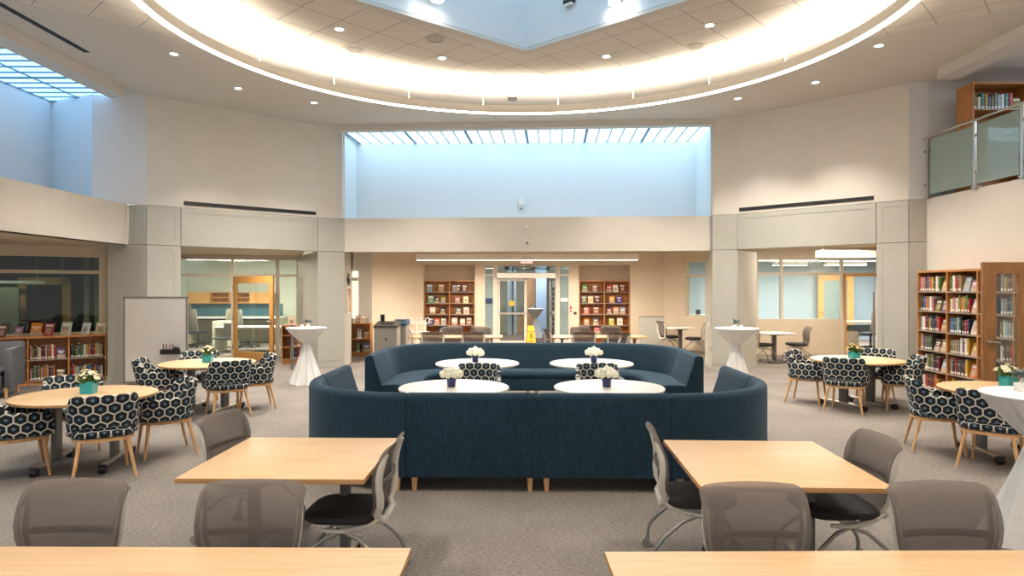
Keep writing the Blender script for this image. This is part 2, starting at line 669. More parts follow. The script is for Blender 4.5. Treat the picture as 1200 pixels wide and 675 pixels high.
M['skymull'] = mat('skylight_mullion', '#6f8ca3', .5)
skylight('window_2', -8.95, -7.56, -1.5, 12.9, 5.46, 'y', 10, 5, 2, M['skypanel2'])

# ---- back clerestory over the soffit
wall('wall_back', C3, (4.62, 14.935), ZH, ZP, M['paint'], .25, 1)
sh = MB(); sh.prism([C3, D3, (4.9, 17.0), (-4.3, 17.0)], 3.25, 3.449); struct(sh.build('ceiling_back_bay', M['ceil'], smooth=0))
wall('wall_back_upper', (-4.3, 16.75), (4.9, 16.45), 3.45, 5.7, M['cool'], .15, 1)
wall('wall_back_left_return', (-3.93, 15.42), (-3.90, 16.75), 3.45, 5.7, M['cool'], .15, 1)
wall('wall_back_right_return', (4.44, 14.86), (4.56, 16.5), 3.45, 5.7, M['cool'], .15, -1)
mb = MB(); mb.prism([(-4.0, 15.30), (4.5, 14.72), (4.5, 14.95), (-4.0, 15.52)], 5.44, 5.62); struct(mb.build('trim_4', M['ceil'], smooth=0))
o = skylight('window_3', -4.22, 4.22, .05, 1.75, 5.47, 'x', 6, 5, 1, M['skypanel'])
o.location = (.30, 15.08, 0)
o.rotation_euler = (0, 0, rad(-3.6))

# ---- right balcony
wall('wall_right', (7.54, -3.5), (7.54, 12.10), 0, ZP, M['paint'], .2, -1)
sh = MB(); sh.span((7.55, -3.5, 3.25), (12.5, 14.2, 3.449)); struct(sh.build('floor_balcony', M['carpet'], smooth=0))
wall('wall_right_end', E0, (8.25, 12.10), ZP, 5.7, M['cool'], .15, 1)
wall('wall_right_return', (8.25, 12.10), (8.25, 13.6), ZP, 5.7, M['cool'], .1, -1)
wall('wall_balcony_back', (8.15, 13.6), (12.6, 13.6), ZP, 5.9, M['cool'], .15, 1)
wall('wall_balcony_side', (12.5, -3.5), (12.5, 13.7), ZP, 5.9, M['cool'], .15, -1)
bm_ = MB(); bm_.span((7.28, -3.5, 5.40), (7.62, 11.4, 5.581)); struct(bm_.build('trim_5', M['ceil'], smooth=0))
cb = MB(); cb.span((7.62, -3.5, 5.58), (12.6, 14.2, 5.75)); struct(cb.build('ceiling_balcony', M['ceil'], smooth=0))

# ---- diagonal walls: cream above, sage panels below
wall('wall_left_diagonal', B, C2, ZP, 5.7, M['paint'], .2, 1)
wall('wall_left_diagonal_end', C2, C3, ZP, 5.7, M['paint'], .2, 1)
wall('wall_right_diagonal', D1, E1, ZP, 5.7, M['paint'], .2, 1)
wall('wall_right_diagonal_start', D2, D1, ZP, 5.7, M['paint'], .2, 1)
wall('wall_right_pier', E1, E0, ZP, 5.7, M['cool'], .2, 1)
shaker('wall_left_band', (-7.46, 12.93), B, ZH, ZP, M['panel'], .1)
shaker('wall_left_band', B, B2, ZH, ZP, M['panel'], .1)
shaker('wall_left_header', B2, C2, ZH, ZP, M['panel'], .1, .22)
shaker('wall_left_band_end', C2, C3, ZH, ZP, M['panel'], .1)
shaker('wall_left_pier', A, B, .0, ZH, M['panel'], .12)
shaker('wall_left_pier', B, B2, .0, ZH, M['panel'], .12)
shaker('wall_right_band', D2, D1, ZH, ZP, M['panel'], .1)
shaker('wall_right_header', D1, E2, ZH, ZP, M['panel'], .1, .22)
shaker('wall_right_band_end', E2, E1, ZH, ZP, M['panel'], .1)
shaker('wall_right_band_end', E1, E0, ZH, ZP, M['panel'], .08)
shaker('wall_right_pier_lower', E2, E1, 0, ZH, M['panel'], .1)
shaker('wall_right_pier_lower', E1, E0, 0, ZH, M['panel'], .08)


def pillar(name, pts, m):
    mb = MB()
    mb.prism(pts, 0, ZH)
    # plinth
    c = Vector((sum(p[0] for p in pts) / len(pts), sum(p[1] for p in pts) / len(pts)))
    po = [tuple(c + (Vector(p) - c) * 1.015) for p in pts]
    mb.prism(po, 0, .14)
    return struct(mb.build(name, m, smooth=0))


pillar('wall_left_pillar', [(-4.455, 15.29), (-3.905, 15.52), C4, (-5.3, 17.9), (-5.66, 17.6)], M['panel'])
shaker('wall_left_pillar_face', C2, C3, .14, ZH, M['panel'], .09, .04)
pillar('wall_right_pillar', [(4.445, 14.77), (4.925, 14.57), (5.75, 15.65), (5.5, 15.95), D4], M['panel'])
shaker('wall_right_pillar_face', D2, D1, .14, ZH, M['panel'], .09, .04)

# black linear air slots on top of the headers
for nm, p, q, u0, u1 in (('trim_6', B2, C2, .02, .985), ('trim_7', D1, E2, .015, .985)):
    d, n = nrm(p, q)
    P, L = Vector(p), (Vector(q) - Vector(p)).length
    a, b = P + d * L * u0, P + d * L * u1
    mb = MB()
    mb.prism([tuple(a - n * .012), tuple(b - n * .012), tuple(b + n * .02), tuple(a + n * .02)], 3.50, 3.575)
    struct(mb.build(nm, M['slot'], smooth=0))
mb = MB(); mb.span((-6.80, 5.5, ZC - .008), (-6.71, 10.58, ZC + .01)); struct(mb.build('trim_8', M['slot'], smooth=0))

# ---- left glazed room beside the low bookcase (dim inside)
GA, GB = (-10.76, 11.96), (-8.06, 13.80)
gd, gn = nrm(GA, GB)
GL = (Vector(GB) - Vector(GA)).length


def on_line(P, d, n, u0, u1, d0, d1):
    P = Vector(P)
    return [tuple(P + d * u0 + n * d0), tuple(P + d * u1 + n * d0), tuple(P + d * u1 + n * d1), tuple(P + d * u0 + n * d1)]


def glazing(nm, P, d, n, L, sill, head, top, stiles, z_hi, m_fr, m_gl, th=.09, door=None, solid_sill=None):
    """framed glass wall: sill, transom at head, top rail, stiles at the given distances"""
    mb = MB()
    w = .07
    for a, b in ((sill - w, sill), (head - w / 2, head + w / 2), (top, z_hi)):
        for (u0, u1) in ([(0, L)] if not (door and a < head - .1) else [(0, door[0]), (door[1], L)]):
            if u1 - u0 > .02: mb.prism(on_line(P, d, n, u0, u1, 0, th), a, b)
    for u in stiles:
        mb.prism(on_line(P, d, n, u - w / 2, u + w / 2, -.006, th + .006), 0 if door and (abs(u - door[0]) < .1 or abs(u - door[1]) < .1) else sill - w, z_hi)
    fr = struct(mb.build(nm, m_fr, smooth=0))
    g = MB()
    for (u0, u1) in ([(0, L)] if not door else [(0, door[0]), (door[1], L)]):
        if u1 - u0 > .02: g.prism(on_line(P, d, n, u0, u1, th * .45, th * .55), sill, top)
    if door: g.prism(on_line(P, d, n, door[0], door[1], th * .45, th * .55), head, top)
    gl = g.build('pane', m_gl, fr, smooth=0)
    if solid_sill:
        s = MB()
        for (u0, u1) in ([(0, L)] if not door else [(0, door[0]), (door[1], L)]):
            if u1 - u0 > .02:
                s.prism(on_line(P, d, n, u0, u1, -.02, th), 0, sill - w)
                s.prism(on_line(P, d, n, u0, u1, -.035, 0), 0, .12)
        struct(s.build('wall_' + solid_sill, M['paint2'], smooth=0))
    return fr


M['paint2'] = mat('warm_paint', '#d6c8b2', .85, var=.02, scale=3, spec=.2)
glazing('window_4', GA, gd, gn, GL, .95, 2.15, 2.45, (.0, GL - .06), ZH + .05, M['paint2'], M['darkglass'], .1, None, 'left_window_sill')
mb = MB(); mb.prism([(-7.47, 5), (-7.47, 12.92), (-7.86, 12.95), (-8.0, 13.9), (-12, 11.2), (-12, 5)], ZH, ZH + .06); struct(mb.build('ceiling_left_soffit', M['paint2'], smooth=0))
wall('wall_left_recess', (-10.9, 3), (-10.55, 11.72), 0, ZH, M['paint2'], .15, 1)
# inside the dim room
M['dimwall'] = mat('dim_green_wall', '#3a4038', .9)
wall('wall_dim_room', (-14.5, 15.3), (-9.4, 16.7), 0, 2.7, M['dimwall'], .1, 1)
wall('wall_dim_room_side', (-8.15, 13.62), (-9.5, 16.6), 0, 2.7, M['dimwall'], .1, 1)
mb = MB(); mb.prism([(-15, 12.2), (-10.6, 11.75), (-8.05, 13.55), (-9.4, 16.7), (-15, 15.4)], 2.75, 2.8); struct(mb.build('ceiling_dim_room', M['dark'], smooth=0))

# ---- left bright office behind the diagonal opening
LP, LQ = (-9.1, 16.7), (-5.62, 17.72)
ld, ln = nrm(LP, LQ)
LL = (Vector(LQ) - Vector(LP)).length


def u_at(P, d, px):
    k = (px - CX) / F
    # P.x + d.x u = k (P.y + d.y u)
    return (k * P[1] - P[0]) / (d.x - k * d.y)


mb = MB(); mb.prism(on_line(GA, gd, gn, u_at(GA, gd, 116), u_at(GA, gd, 126), -.03, .2), 0, ZH + .05); struct(mb.build('wall_left_window_jamb', M['paint2'], smooth=0))
u_d0, u_d1 = u_at(LP, ld, 274), u_at(LP, ld, 321.5)
glazing('window_5', LP, ld, ln, LL, .10, 2.16, 2.56, (0, u_d0 - .03, u_d1 + .06, u_at(LP, ld, 326), u_at(LP, ld, 349)), 2.80, M['frame'], M['glass'], .1, (u_d0, u_d1 + .03))
mb = MB(); mb.prism([(-6.75, 13.55), (-4.75, 15.3), (-5.6, 17.75), (-9.3, 16.75), (-8.0, 13.6)], ZH + .02, ZH + .12); struct(mb.build('ceiling_left_opening', M['paint2'], smooth=0))
mb = MB(); mb.prism([(-10.5, 16.9), (-5.6, 17.8), (-5.2, 22.9), (-10.5, 22.9)], 2.80, 2.9); struct(mb.build('ceiling_left_office', M['white'], smooth=0))
wall('wall_left_office_back', (-12, 22.6), (-4.9, 22.6), 0, 2.85, mat('pale_green_paint', '#ced2c2', .85), .1, 1)
wall('wall_left_office_side', (-5.35, 17.9), (-5.35, 22.6), 0, 2.85, mat('soft_green_paint', '#c3c9b4', .85), .1, -1)
wall('wall_left_office_far_side', (-10.9, 16.2), (-11.4, 22.6), 0, 2.85, M['bluegrey'], .1, 1)

# ---- right recess with glazed office
RP, RQ = (5.75, 18.45), (9.9, 18.05)
rd, rn = nrm(RP, RQ)
RL = (Vector(RQ) - Vector(RP)).length
v0, v1 = u_at(RP, rd, 989), u_at(RP, rd, 1030)
glazing('window_6', RP, rd, rn, RL, .985, 2.22, 2.62, (u_at(RP, rd, 887), u_at(RP, rd, 916), v0 - .05, v1 + .03), 2.95, M['frame'], M['frosty'] if 'frosty' in M else M['glass'], .1, (v0, v1), 'right_recess')
mb = MB()
mb.prism(on_line(RP, rd, rn, v0, v0 + .06, -.02, .12), 0, 2.19)
mb.prism(on_line(RP, rd, rn, v0, v1, -.02, .12), 2.15, 2.2)
struct(mb.build('door_1', M['doorwood'], smooth=0))
mb = MB(); mb.prism([(5.1, 14.75), (7.1, 12.75), (9.0, 13.4), (9.9, 18.1), (5.7, 18.5), (5.3, 15.2)], ZH + .25, ZH + .3); struct(mb.build('ceiling_right_opening', M['paint2'], smooth=0))
mb = MB(); mb.prism([(6.0, 18.4), (12.2, 18.0), (12.8, 24.2), (4.6, 24.2), (4.6, 20.7)], 3.0, 3.1); struct(mb.build('ceiling_right_office', M['white'], smooth=0))
wall('wall_right_office_back', (4.6, 23.5), (12.8, 23.5), 0, 3.0, M['bluegrey'], .1, 1)
wall('wall_right_office_side', (4.9, 20.4), (4.9, 23.5), 0, 3.0, M['bluegrey'], .1, 1)
wall('wall_right_office_far', (12.2, 18.0), (12.8, 23.6), 0, 3.0, M['bluegrey'], .1, -1)
wall('wall_right_recess_side', (7.6, 12.2), (9.95, 18.2), 0, ZH + .25, M['paint2'], .12, -1)

# ---- rear entrance hall
ZR = 2.95
YB = 20.5
mb = MB(); mb.prism([(-5.0, 15.65), (-3.9, 15.7), (4.45, 15.15), (6.2, 15.6), (6.2, 18.6), (5.0, 21), (-5, 21)], ZR, ZR + .1); struct(mb.build('ceiling_rear_hall', M['tan'], smooth=0))
nL, nR = (Xp(496.5, YB), Xp(556.5, YB)), (Xp(678.5, YB), Xp(738.5, YB))
eL, eR = Xp(566.5, YB), Xp(668.5, YB)
xl, xr = Xp(492, YB), Xp(778, YB)
wall('wall_rear', (xl - .1, YB), (nL[0], YB), 0, ZR, M['rearwall'], .45, 1)
wall('wall_rear', (nL[1], YB), (eL, YB), 0, ZR, M['rearwall'], .45, 1)
wall('wall_rear', (eR, YB), (nR[0], YB), 0, ZR, M['rearwall'], .45, 1)
wall('wall_rear', (nR[1], YB), (xr, YB), 0, ZR, M['rearwall'], .45, 1)
zt = Zp(310.5, YB)
for a, b in (nL, nR): wall('wall_rear_lintel', (a, YB), (b, YB), zt, ZR, M['rearwall'], .45, 1)
for a, b in (nL, nR):
    wall('wall_rear_niche', (a, YB + .42), (b, YB + .42), 0, zt, M['tan'], .05, 1)
wall('wall_rear_right_diagonal', (xr, YB), (Xp(801, 19.95), 19.95), 0, ZR, M['rearwall'], .15, 1)
wp, wq = (Xp(801, 19.95), 19.95), (6.1, 18.2)
wd, wn = nrm(wp, wq)
wL = (Vector(wq) - Vector(wp)).length
glazing('window_7', wp, wd, wn, wL, Zp(371, 19.6), Zp(323, 19.6), Zp(307, 19.6), (.05, wL), ZR, M['rearwall'], M['glass'], .15, None, 'rear_window_sill')
# left side of the hall
wall('wall_rear_left_front', (Xp(420, 18.6), 18.6), (Xp(436, 18.6), 18.6), 0, ZR, M['paint'], .15, 1)
wall('wall_rear_left', (Xp(436, 18.6), 18.6), (xl, YB), 0, ZR, M['rearwall'], .15, 1)
lw = MB(); lw.span((Xp(413, 18.6), 18.55, .98), (Xp(419.5, 18.6), 18.65, 2.3)); struct(lw.build('window_8', emission('lit_side_room_glass', (.86, .84, .60), .75), smooth=0))
mb = MB()
x0, x1 = Xp(405, 18.6), Xp(420, 18.6)
mb.span((x0, 18.62, 0), (x1, 18.72, .98)); mb.span((x0, 18.62, 2.3), (x1, 18.72, ZR)); mb.span((x0, 18.62, 0), (Xp(413, 18.6), 18.72, ZR)); mb.span((Xp(412.5, 18.6), 18.53, 2.03), (Xp(420, 18.6), 18.6, 2.12))
struct(mb.build('wall_rear_left_corner', M['paint'], smooth=0))
wall('wall_rear_left_back', (-5.2, 18.85), (x0 + .05, 18.7), 0, ZR, M['paint'], .1, 1)

# ---- baseboards
bb = MB()
bb.box(((xl + xr) / 2, YB - .01, .06), (.01, .01, .1))
struct(bb.build('baseboard_back', M['tan'], smooth=0))
for nm, p, q in (('baseboard_left', A, B), ('baseboard_left', B, B2), ('baseboard_right', E2, E1)):
    d, n = nrm(p, q)
    mb = MB()
    P, Q = Vector(p), Vector(q)
    mb.prism([tuple(P - n * .015), tuple(Q - n * .015), tuple(Q), tuple(P)], 0, .12)
    struct(mb.build(nm, M['panel'], smooth=0))
# ================================================================ sofas
def sweep(mb, sec, path, pil=.009, mi=0):
    """carry a closed (inward distance, height) outline along a path of (point, inward direction)"""
    cr = sum(r for r, z in sec) / len(sec)
    cz = sum(z for r, z in sec) / len(sec)
    n = len(path)
    T = []
    for i in range(n):
        a, b = path[max(0, i - 1)][0], path[min(n - 1, i + 1)][0]
        T.append((b - a).normalized())
    rings = []
    for i, (P, nn) in enumerate(path):
        if i == 0:
            rings.append((P + T[0] * 0, nn, pil))
            rings.append((P + T[0] * .022, nn, 0))
        elif i == n - 1:
            rings.append((P - T[-1] * .022, nn, 0))
            rings.append((P, nn, pil))
        else:
            rings.append((P, nn, 0))
    prev = None
    for P, nn, s in rings:
        k = []
        for r, z in sec:
            dr, dz = cr - r, cz - z
            L = max(math.hypot(dr, dz), 1e-6)
            r2, z2 = r + dr / L * s, z + dz / L * s
            k.append(mb.bm.verts.new((P.x + nn.x * r2, P.y + nn.y * r2, z2)))
        if prev: mb.bridge(prev, k, mi)
        else: mb.face(list(reversed(k)), mi)
        prev = k
    mb.face(prev, mi)


BACK = [(0, .13), (0, .82), (.006, .848), (.022, .868), (.05, .88), (.085, .88), (.112, .868), (.128, .845), (.15, .76), (.25, .44), (.25, .13)]
SEAT = [(.215, .14), (.215, .455), (.42, .468), (.60, .462), (.655, .45), (.685, .42), (.692, .385), (.682, .35), (.672, .335), (.682, .32), (.682, .14)]


def path_line(p, q, inward, k=6):
    p, q = Vector(p), Vector(q)
    return [(p.lerp(q, i / k), Vector(inward)) for i in range(k + 1)]


def path_arc(c, r, a0, a1, k=16):
    out = []
    for i in range(k + 1):
        a = rad(a0 + (a1 - a0) * i / k)
        u = Vector((math.cos(a), math.sin(a)))
        out.append((Vector(c) + u * r, -u))
    return out


SOFA_C, SOFA_R = Vector((.29, 8.785)), rad(-1.1)
HWX, HDY, RC = 2.39, 2.835, 1.19


def sofa_piece(path, legs, label, rot):
    t = thing('banquette_section', label, 'sofa', (SOFA_C.x, SOFA_C.y, 0), SOFA_R + rot, 'navy banquette sections')
    mb = MB(); sweep(mb, SEAT, path, .008); mb.build('seat', M['sofa'], t, 50)
    mb = MB(); sweep(mb, BACK, path, .008); mb.build('backrest', M['sofa'], t, 50)
    for p, n in legs:
        mb = MB()
        a = [mb.v((p.x + sx * .027, p.y + sy * .027, .14)) for sx, sy in ((-1, -1), (1, -1), (1, 1), (-1, 1))]
        b = [mb.v((p.x + sx * .018, p.y + sy * .018, 0)) for sx, sy in ((-1, -1), (1, -1), (1, 1), (-1, 1))]
        mb.bridge(b, a); mb.face(list(reversed(b))); mb.face(a)
        mb.build('leg', M['legwood'], t, 0)
    return t


def legs_for(path):
    n = len(path)
    out = []
    for i, sg in ((0, 1), (n - 1, -1)):
        P, nn = path[i]
        Q = path[1][0] if i == 0 else path[n - 2][0]
        d = (Q - P).normalized()
        for r in (.05, .60): out.append((P + d * .075 + nn * r, nn))
    return out


g = -.0006
for rot, side in ((0, 'front'), (PI, 'rear')):
    lab = {
        ('front', 0): 'straight navy banquette section in front, left of the middle seam',
        ('front', 1): 'straight navy banquette section in front, right of the middle seam',
        ('front', 2): 'curved navy banquette corner behind the maple table with chairs on the left',
        ('front', 3): 'curved navy banquette corner behind the maple table with chairs on the right',
        ('front', 4): 'short navy banquette end of the front half, toward the round tables on the left',
        ('front', 5): 'short navy banquette end of the front half, toward the tall bookcase',
        ('rear', 0): 'straight navy banquette section of the far half, behind the white table on the right',
        ('rear', 1): 'straight navy banquette section of the far half, behind the white table on the left',
        ('rear', 2): 'curved navy banquette corner of the far half, toward the small cafe tables',
        ('rear', 3): 'curved navy banquette corner of the far half, toward the waste bins',
        ('rear', 4): 'end piece of the far navy banquette half, nearer the right draped table',
        ('rear', 5): 'end piece of the far navy banquette half, nearer the left draped table'}
    ps = [path_line((-1.19 + g, -HDY), (-g, -HDY), (0, 1)), path_line((g, -HDY), (1.19 - g, -HDY), (0, 1)),
          path_arc((-1.19, -HDY + RC), HWX - 1.19, -180, -90.2), path_arc((1.19, -HDY + RC), HWX - 1.19, -89.8, 0),
          path_line((-HWX, -.59), (-HWX, -HDY + RC - g), (1, 0)), path_line((HWX, -HDY + RC + g), (HWX, -.59), (-1, 0))]
    for i, p in enumerate(ps):
        sofa_piece(p, legs_for(p), lab[(side, i)], rot)

# ================================================================ mesh-back nesting chair, faces +Y
def mesh_chair(label, group=None):
    t = thing('mesh_chair', label, 'chair', (0, 0, 0), 0, group)
    mb = MB()
    mb.slab([(.415, .05), (.420, .02), (.44, .0), (.465, .004), (.48, .03), (.486, .08)], .235, .235, 40, 4, (0, .02, 0))
    mb.build('seat', M['black'], t, 50)
    prof = [(.47, -.205), (.52, -.232), (.58, -.236), (.64, -.230), (.70, -.232), (.76, -.243), (.82, -.262), (.86, -.280), (.882, -.298), (.896, -.316)]

    def wdt(z): return .185 + (.252 - .185) * min(1, max(0, (z - .47) / .20)) ** .7

    def pt(i, u, off=0):
        z, y = prof[i]
        w = wdt(z)
        # rounded top corners
        k = max(0, (abs(u) - .80) / .20)
        zz = z - (k ** 2.4) * .032 * max(0, (z - .74) / .165) - .010 * u * u * max(0, (z - .7) / .2)
        return Vector((u * w, y + .034 * u * u + off, zz))
    mb = MB()
    us = [-1, -.985, -.96, -.92, -.86, -.78, -.6, -.4, -.2, 0, .2, .4, .6, .78, .86, .92, .96, .985, 1]
    fr_, bk = [], []
    for i in range(len(prof)):
        fr_.append([mb.v(pt(i, u, .004)) for u in us])
        bk.append([mb.v(pt(i, u, -.004)) for u in us])
    for i in range(len(prof) - 1):
        mb.bridge(fr_[i], fr_[i + 1], 0, False)
        mb.bridge(bk[i + 1], bk[i], 0, False)
    loop = lambda G: G[0][:-1] + [r[-1] for r in G[:-1]] + list(reversed(G[-1]))[:-1] + [r[0] for r in reversed(G)][:-1]
    mb.bridge(loop(fr_), loop(bk), 0, True)
    mb.build('backrest', M['mesh'], t, 60)
    # U-shaped frame behind the mesh: both edges and the bottom
    mb = MB()
    L = [pt(i, -.91, -.026) for i in range(len(prof) - 3, -1, -1)]
    Rr = [pt(i, .91, -.026) for i in range(len(prof) - 2)]
    bot = [Vector((-.155, -.225, .43)), Vector((-.09, -.222, .41)), Vector((.09, -.222, .41)), Vector((.155, -.225, .43))]
    rr = [.012, .017] + [.021] * 5 + [.023] + [.023] * 4 + [.023] + [.021] * 5 + [.017, .012]
    mb.tube(L + bot + Rr, rr, 10, 0, (.95, 1.15), (1, 0, 0))
    mb.build('back_frame', M['meshframe'], t, 60)
    mb = MB()
    for s in (-1, 1):
        mb.tube([(s * .155, -.225, .45), (s * .165, -.17, .415), (s * .178, -.10, .392), (s * .187, 0, .375), (s * .19, .12, .38)], [.024, .025, .024, .022, .015], 10, 0, (.8, 1.0))
    mb.box((0, .0, .40), (.34, .10, .03), 0, 0, .008)
    mb.build('seat_support', M['meshframe'], t, 50)
    mb = MB(); mb.tube([(-.205, -.232, .665), (-.10, -.254, .665), (.10, -.254, .665), (.205, -.232, .665)], .011, 8, 0, (1.6, .7)); mb.build('lumbar_bar', M['greyleg'], t, 60)
    for sx in (-1, 1):
        for sy in (-1, 1):
            mb = MB()
            mb.tube([(sx * .19, sy * -.03, .385), (sx * .205, sy * .10, .335), (sx * .225, sy * .22, .235), (sx * .235, sy * .275, .165), (sx * .237, sy * .288, .12), (sx * .237, sy * .288, .075)], .0125, 8)
            lg = mb.build('leg', M['steel'], t, 60)
            mb = MB()
            mb.cyl((sx * .237 - .022, sy * .30, .031), (sx * .237 + .022, sy * .30, .031), .031, None, 16)
            mb.box((sx * .237, sy * .293, .068), (.03, .03, .022), 0, 0, .004)
            mb.build('caster', M['casterg'], lg, 40)
    return t


M['casterg'] = mat('caster_grey', '#8b867e', .4)
MC = mesh_chair('prototype')
mc_used = [True]


def put_mesh(x, y, face_deg, label, group):
    """face_deg: 0 looks away from the camera, 180 toward it, 90 to the left"""
    o = place(MC, mc_used[0], (x, y, 0), rad(face_deg), label, group)
    mc_used[0] = False
    return o


G1 = 'taupe mesh chairs at the maple tables in front'
put_mesh(Xp(88, 3.22), 2.96, 180, 'taupe mesh chair facing out behind the front maple table, leftmost of its row', G1)
put_mesh(Xp(298, 3.22), 2.94, 180, 'taupe mesh chair facing out behind the front left maple table, near the carpet gap', G1)
put_mesh(Xp(879, 3.2), 2.90, 180, 'taupe mesh chair facing out behind the front right maple table, near the carpet gap', G1)
put_mesh(Xp(1100, 3.2), 2.92, 180, 'taupe mesh chair facing out behind the front maple table, rightmost of its row', G1)
put_mesh(-1.92, 4.93, -104, 'taupe mesh chair tucked under the far side of the square maple table on the left', G1)
put_mesh(-1.01, 4.17, 88, 'taupe mesh chair in profile between the left square table and the carpet gap', G1)
put_mesh(1.22, 4.45, -97, 'taupe mesh chair in profile between the right square table and the carpet gap', G1)
put_mesh(2.06, 4.25, 92, 'taupe mesh chair at the outer end of the right square table, facing the sofa side', G1)

G2 = 'mesh chairs at the work tables behind the sofa'
for px, d, f, lab in (
        (508.5, 14.45, 0, 'near-side mesh chair at the left work table, in front of the bookcase'),
        (555.5, 14.45, 0, 'near-side mesh chair at the left work table, in front of the glass door'),
        (529, 15.95, 180, 'far-side mesh chair at the left work table, in front of the bookcase'),
        (563, 15.95, 180, 'far-side mesh chair at the left work table, beside the entrance sidelight'),
        (494, 15.1, -80, 'mesh chair at the end of the left work table, near the waste bins'),
        (654, 15.2, -75, 'mesh chair at the end of the right work table, near the wet floor sign'),
        (683, 14.45, 0, 'near-side mesh chair at the right work table, closer to the entrance'),
        (723, 14.25, 0, 'near-side mesh chair at the right work table, closer to the grey partition'),
        (681.5, 15.95, 180, 'far-side mesh chair at the right work table, closer to the entrance'),
        (717.5, 15.95, 180, 'far-side mesh chair at the right work table, closer to the grey partition'),
        (717, 13.6, 60, 'mesh chair turned sideways in front of the right work table')):
    put_mesh(Xp(px, d), d, f, lab, G2)
G3 = 'mesh chairs at the small cafe tables'
put_mesh(Xp(784, 18.9), 18.9, -75, 'mesh chair beside the grey partition at the small square table', G3)
put_mesh(Xp(814, 18.2), 18.2, 70, 'mesh chair beside the pillar at the small square table', G3)
put_mesh(Xp(893, 16.2), 16.2, -80, 'mesh chair half hidden by the pillar at the small table on the right', G3)
put_mesh(Xp(934, 16.4), 16.4, 82, 'mesh chair with pale frame right of the small table under the office windows', G3)

# ================================================================ honeycomb armchair, faces +Y
def tub_chair(label, group=None):
    t = thing('tub_chair', label, 'chair', (0, 0, 0), 0, group)
    mb = MB()
    mb.slab([(.395, .05), (.40, .02), (.415, .004), (.44, -.004), (.462, .002), (.478, .022), (.486, .06), (.49, .12)], .275, .27, 48, 3.2, (0, -.02, 0), 0, True)
    mb.build('seat', M['hex'], t, 60)
    # wrap-round shell
    mb = MB()
    n = 48
    PH = 118
    prev = None
    ulen = 0
    lastp = None

    def sm(x): x = max(0, min(1, x)); return x * x * (3 - 2 * x)
    for i in range(n + 1):
        ph = -PH + 2 * PH * i / n
        a = abs(ph)
        top = .815 - (.815 - .655) * sm((a - 44) / 30) - .02 * sm((a - 75) / 43) - .07 * sm((a - 104) / 14)
        botm = .50 - .085 * sm((a - 42) / 26)
        lean = .055 * (1 - sm((a - 25) / 55)) + .03
        e = 2.6
        s_, c_ = math.sin(rad(ph)), math.cos(rad(ph))
        bx = .30 * math.copysign(abs(s_) ** (2 / e), s_)
        by = -(.265 if c_ > 0 else .44) * math.copysign(abs(c_) ** (2 / e), c_)
        nn = Vector((s_ / .30, -c_ / .265)).normalized()
        P = Vector((bx, by))
        if lastp is not None: ulen += (P - lastp).length
        lastp = P
        th = .05
        ring = []
        pts = []
        K = 7
        for q in range(K + 1):
            f = q / K
            z = botm + (top - .02 - botm) * f
            pts.append((lean * ((z - .42) / .4), z))
        pts.append((pts[-1][0] - .008, top - .006))
        pts.append((pts[-1][0] - .017, top))
        pts.append((pts[-1][0] - .017, top - .006))
        for q in range(K, -1, -1):
            f = q / K
            z = botm + (top - .02 - botm) * f
            pts.append((lean * ((z - .42) / .4) - th, z))
        for off, z in pts:
            ring.append(mb.v((P.x + nn.x * off, P.y + nn.y * off, z), (ulen, z + (0 if off > -.03 else .0))))
        if prev: mb.bridge(prev, ring)
        else: mb.face(list(reversed(ring)))
        prev = ring
    mb.face(prev)
    mb.build('backrest', M['hex'], t, 60)
    mb = MB()
    mb.slab([(.365, .0), (.397, -.002)], .262, .255, 48, 3.2, (0, -.02, 0))
    mb.build('seat_rim', M['legwood'], t, 40)
    for sx in (-1, 1):
        for sy in (-1, 1):
            mb = MB()
            mb.tube([(sx * .195, sy * .19 - .02, .385), (sx * (.262 if sy < 0 else .222), (-.30 if sy < 0 else .215), 0)], [.021, .0125], 12)
            mb.build('leg', M['legwood'], t, 60)
    return t


TC = tub_chair('prototype')
tc_used = [True]


def put_tub(x, y, face_deg, label, group='honeycomb patterned tub chairs'):
    o = place(TC, tc_used[0], (x, y, 0), rad(face_deg), label, group)
    tc_used[0] = False
    return o


# ================================================================ round maple tables
def round_table(label):
    t = thing('round_table', label, 'table', (0, 0, 0), 0, 'round maple tables')
    mb = MB()
    mb.lathe([(.646, .700), (.661, .704), (.663, .716), (.663, .727), (.656, .73)], 72)
    for f in mb.bm.faces: f.material_index = 0 if abs(f.normal.z) > .9 or f.calc_center_median().z > .7285 else 1
    mb.build('tabletop', [M['maple'], M['mapleedge']], t, 30)
    for s in (-1, 1):
        mb = MB()
        mb.box((s * .27, 0, .38), (.05, .15, .64), 0, 0, .008)
        mb.box((s * .30, 0, .685), (.06, .6, .03), 0, 0, .004)
        lg = mb.build('leg', M['greyleg'], t, 30)
        mb = MB()
        mb.box((s * .30, 0, .075), (.06, .80, .035), 0, 0, .01)
        mb.build('foot_bar', M['satin'], lg, 30)
        for q in (-1, 1):
            mb = MB()
            mb.cyl((s * .30 - .03, q * .40, .045), (s * .30 + .03, q * .40, .045), .045, None, 16)
            mb.build('caster', M['blackp'], lg, 40)
    mb = MB(); mb.box((0, 0, .66), (.6, .04, .06)); mb.build('crossbar', M['greyleg'], t, 0)
    return t


RT = [(-4.41, 6.89, 'round maple table in front of the low bookcase and grey armchair', 12),
      (-4.50, 9.85, 'round maple table in front of the mobile whiteboard', -8),
      (5.33, 10.28, 'round maple table in front of the open office doorway', 20),
      (5.40, 7.24, 'round maple table behind the big draped table, near the glazed door', -8)]
rt0 = round_table('prototype')
for i, (x, y, lab, rz) in enumerate(RT): place(rt0, i == 0, (x, y, 0), rad(rz), lab)


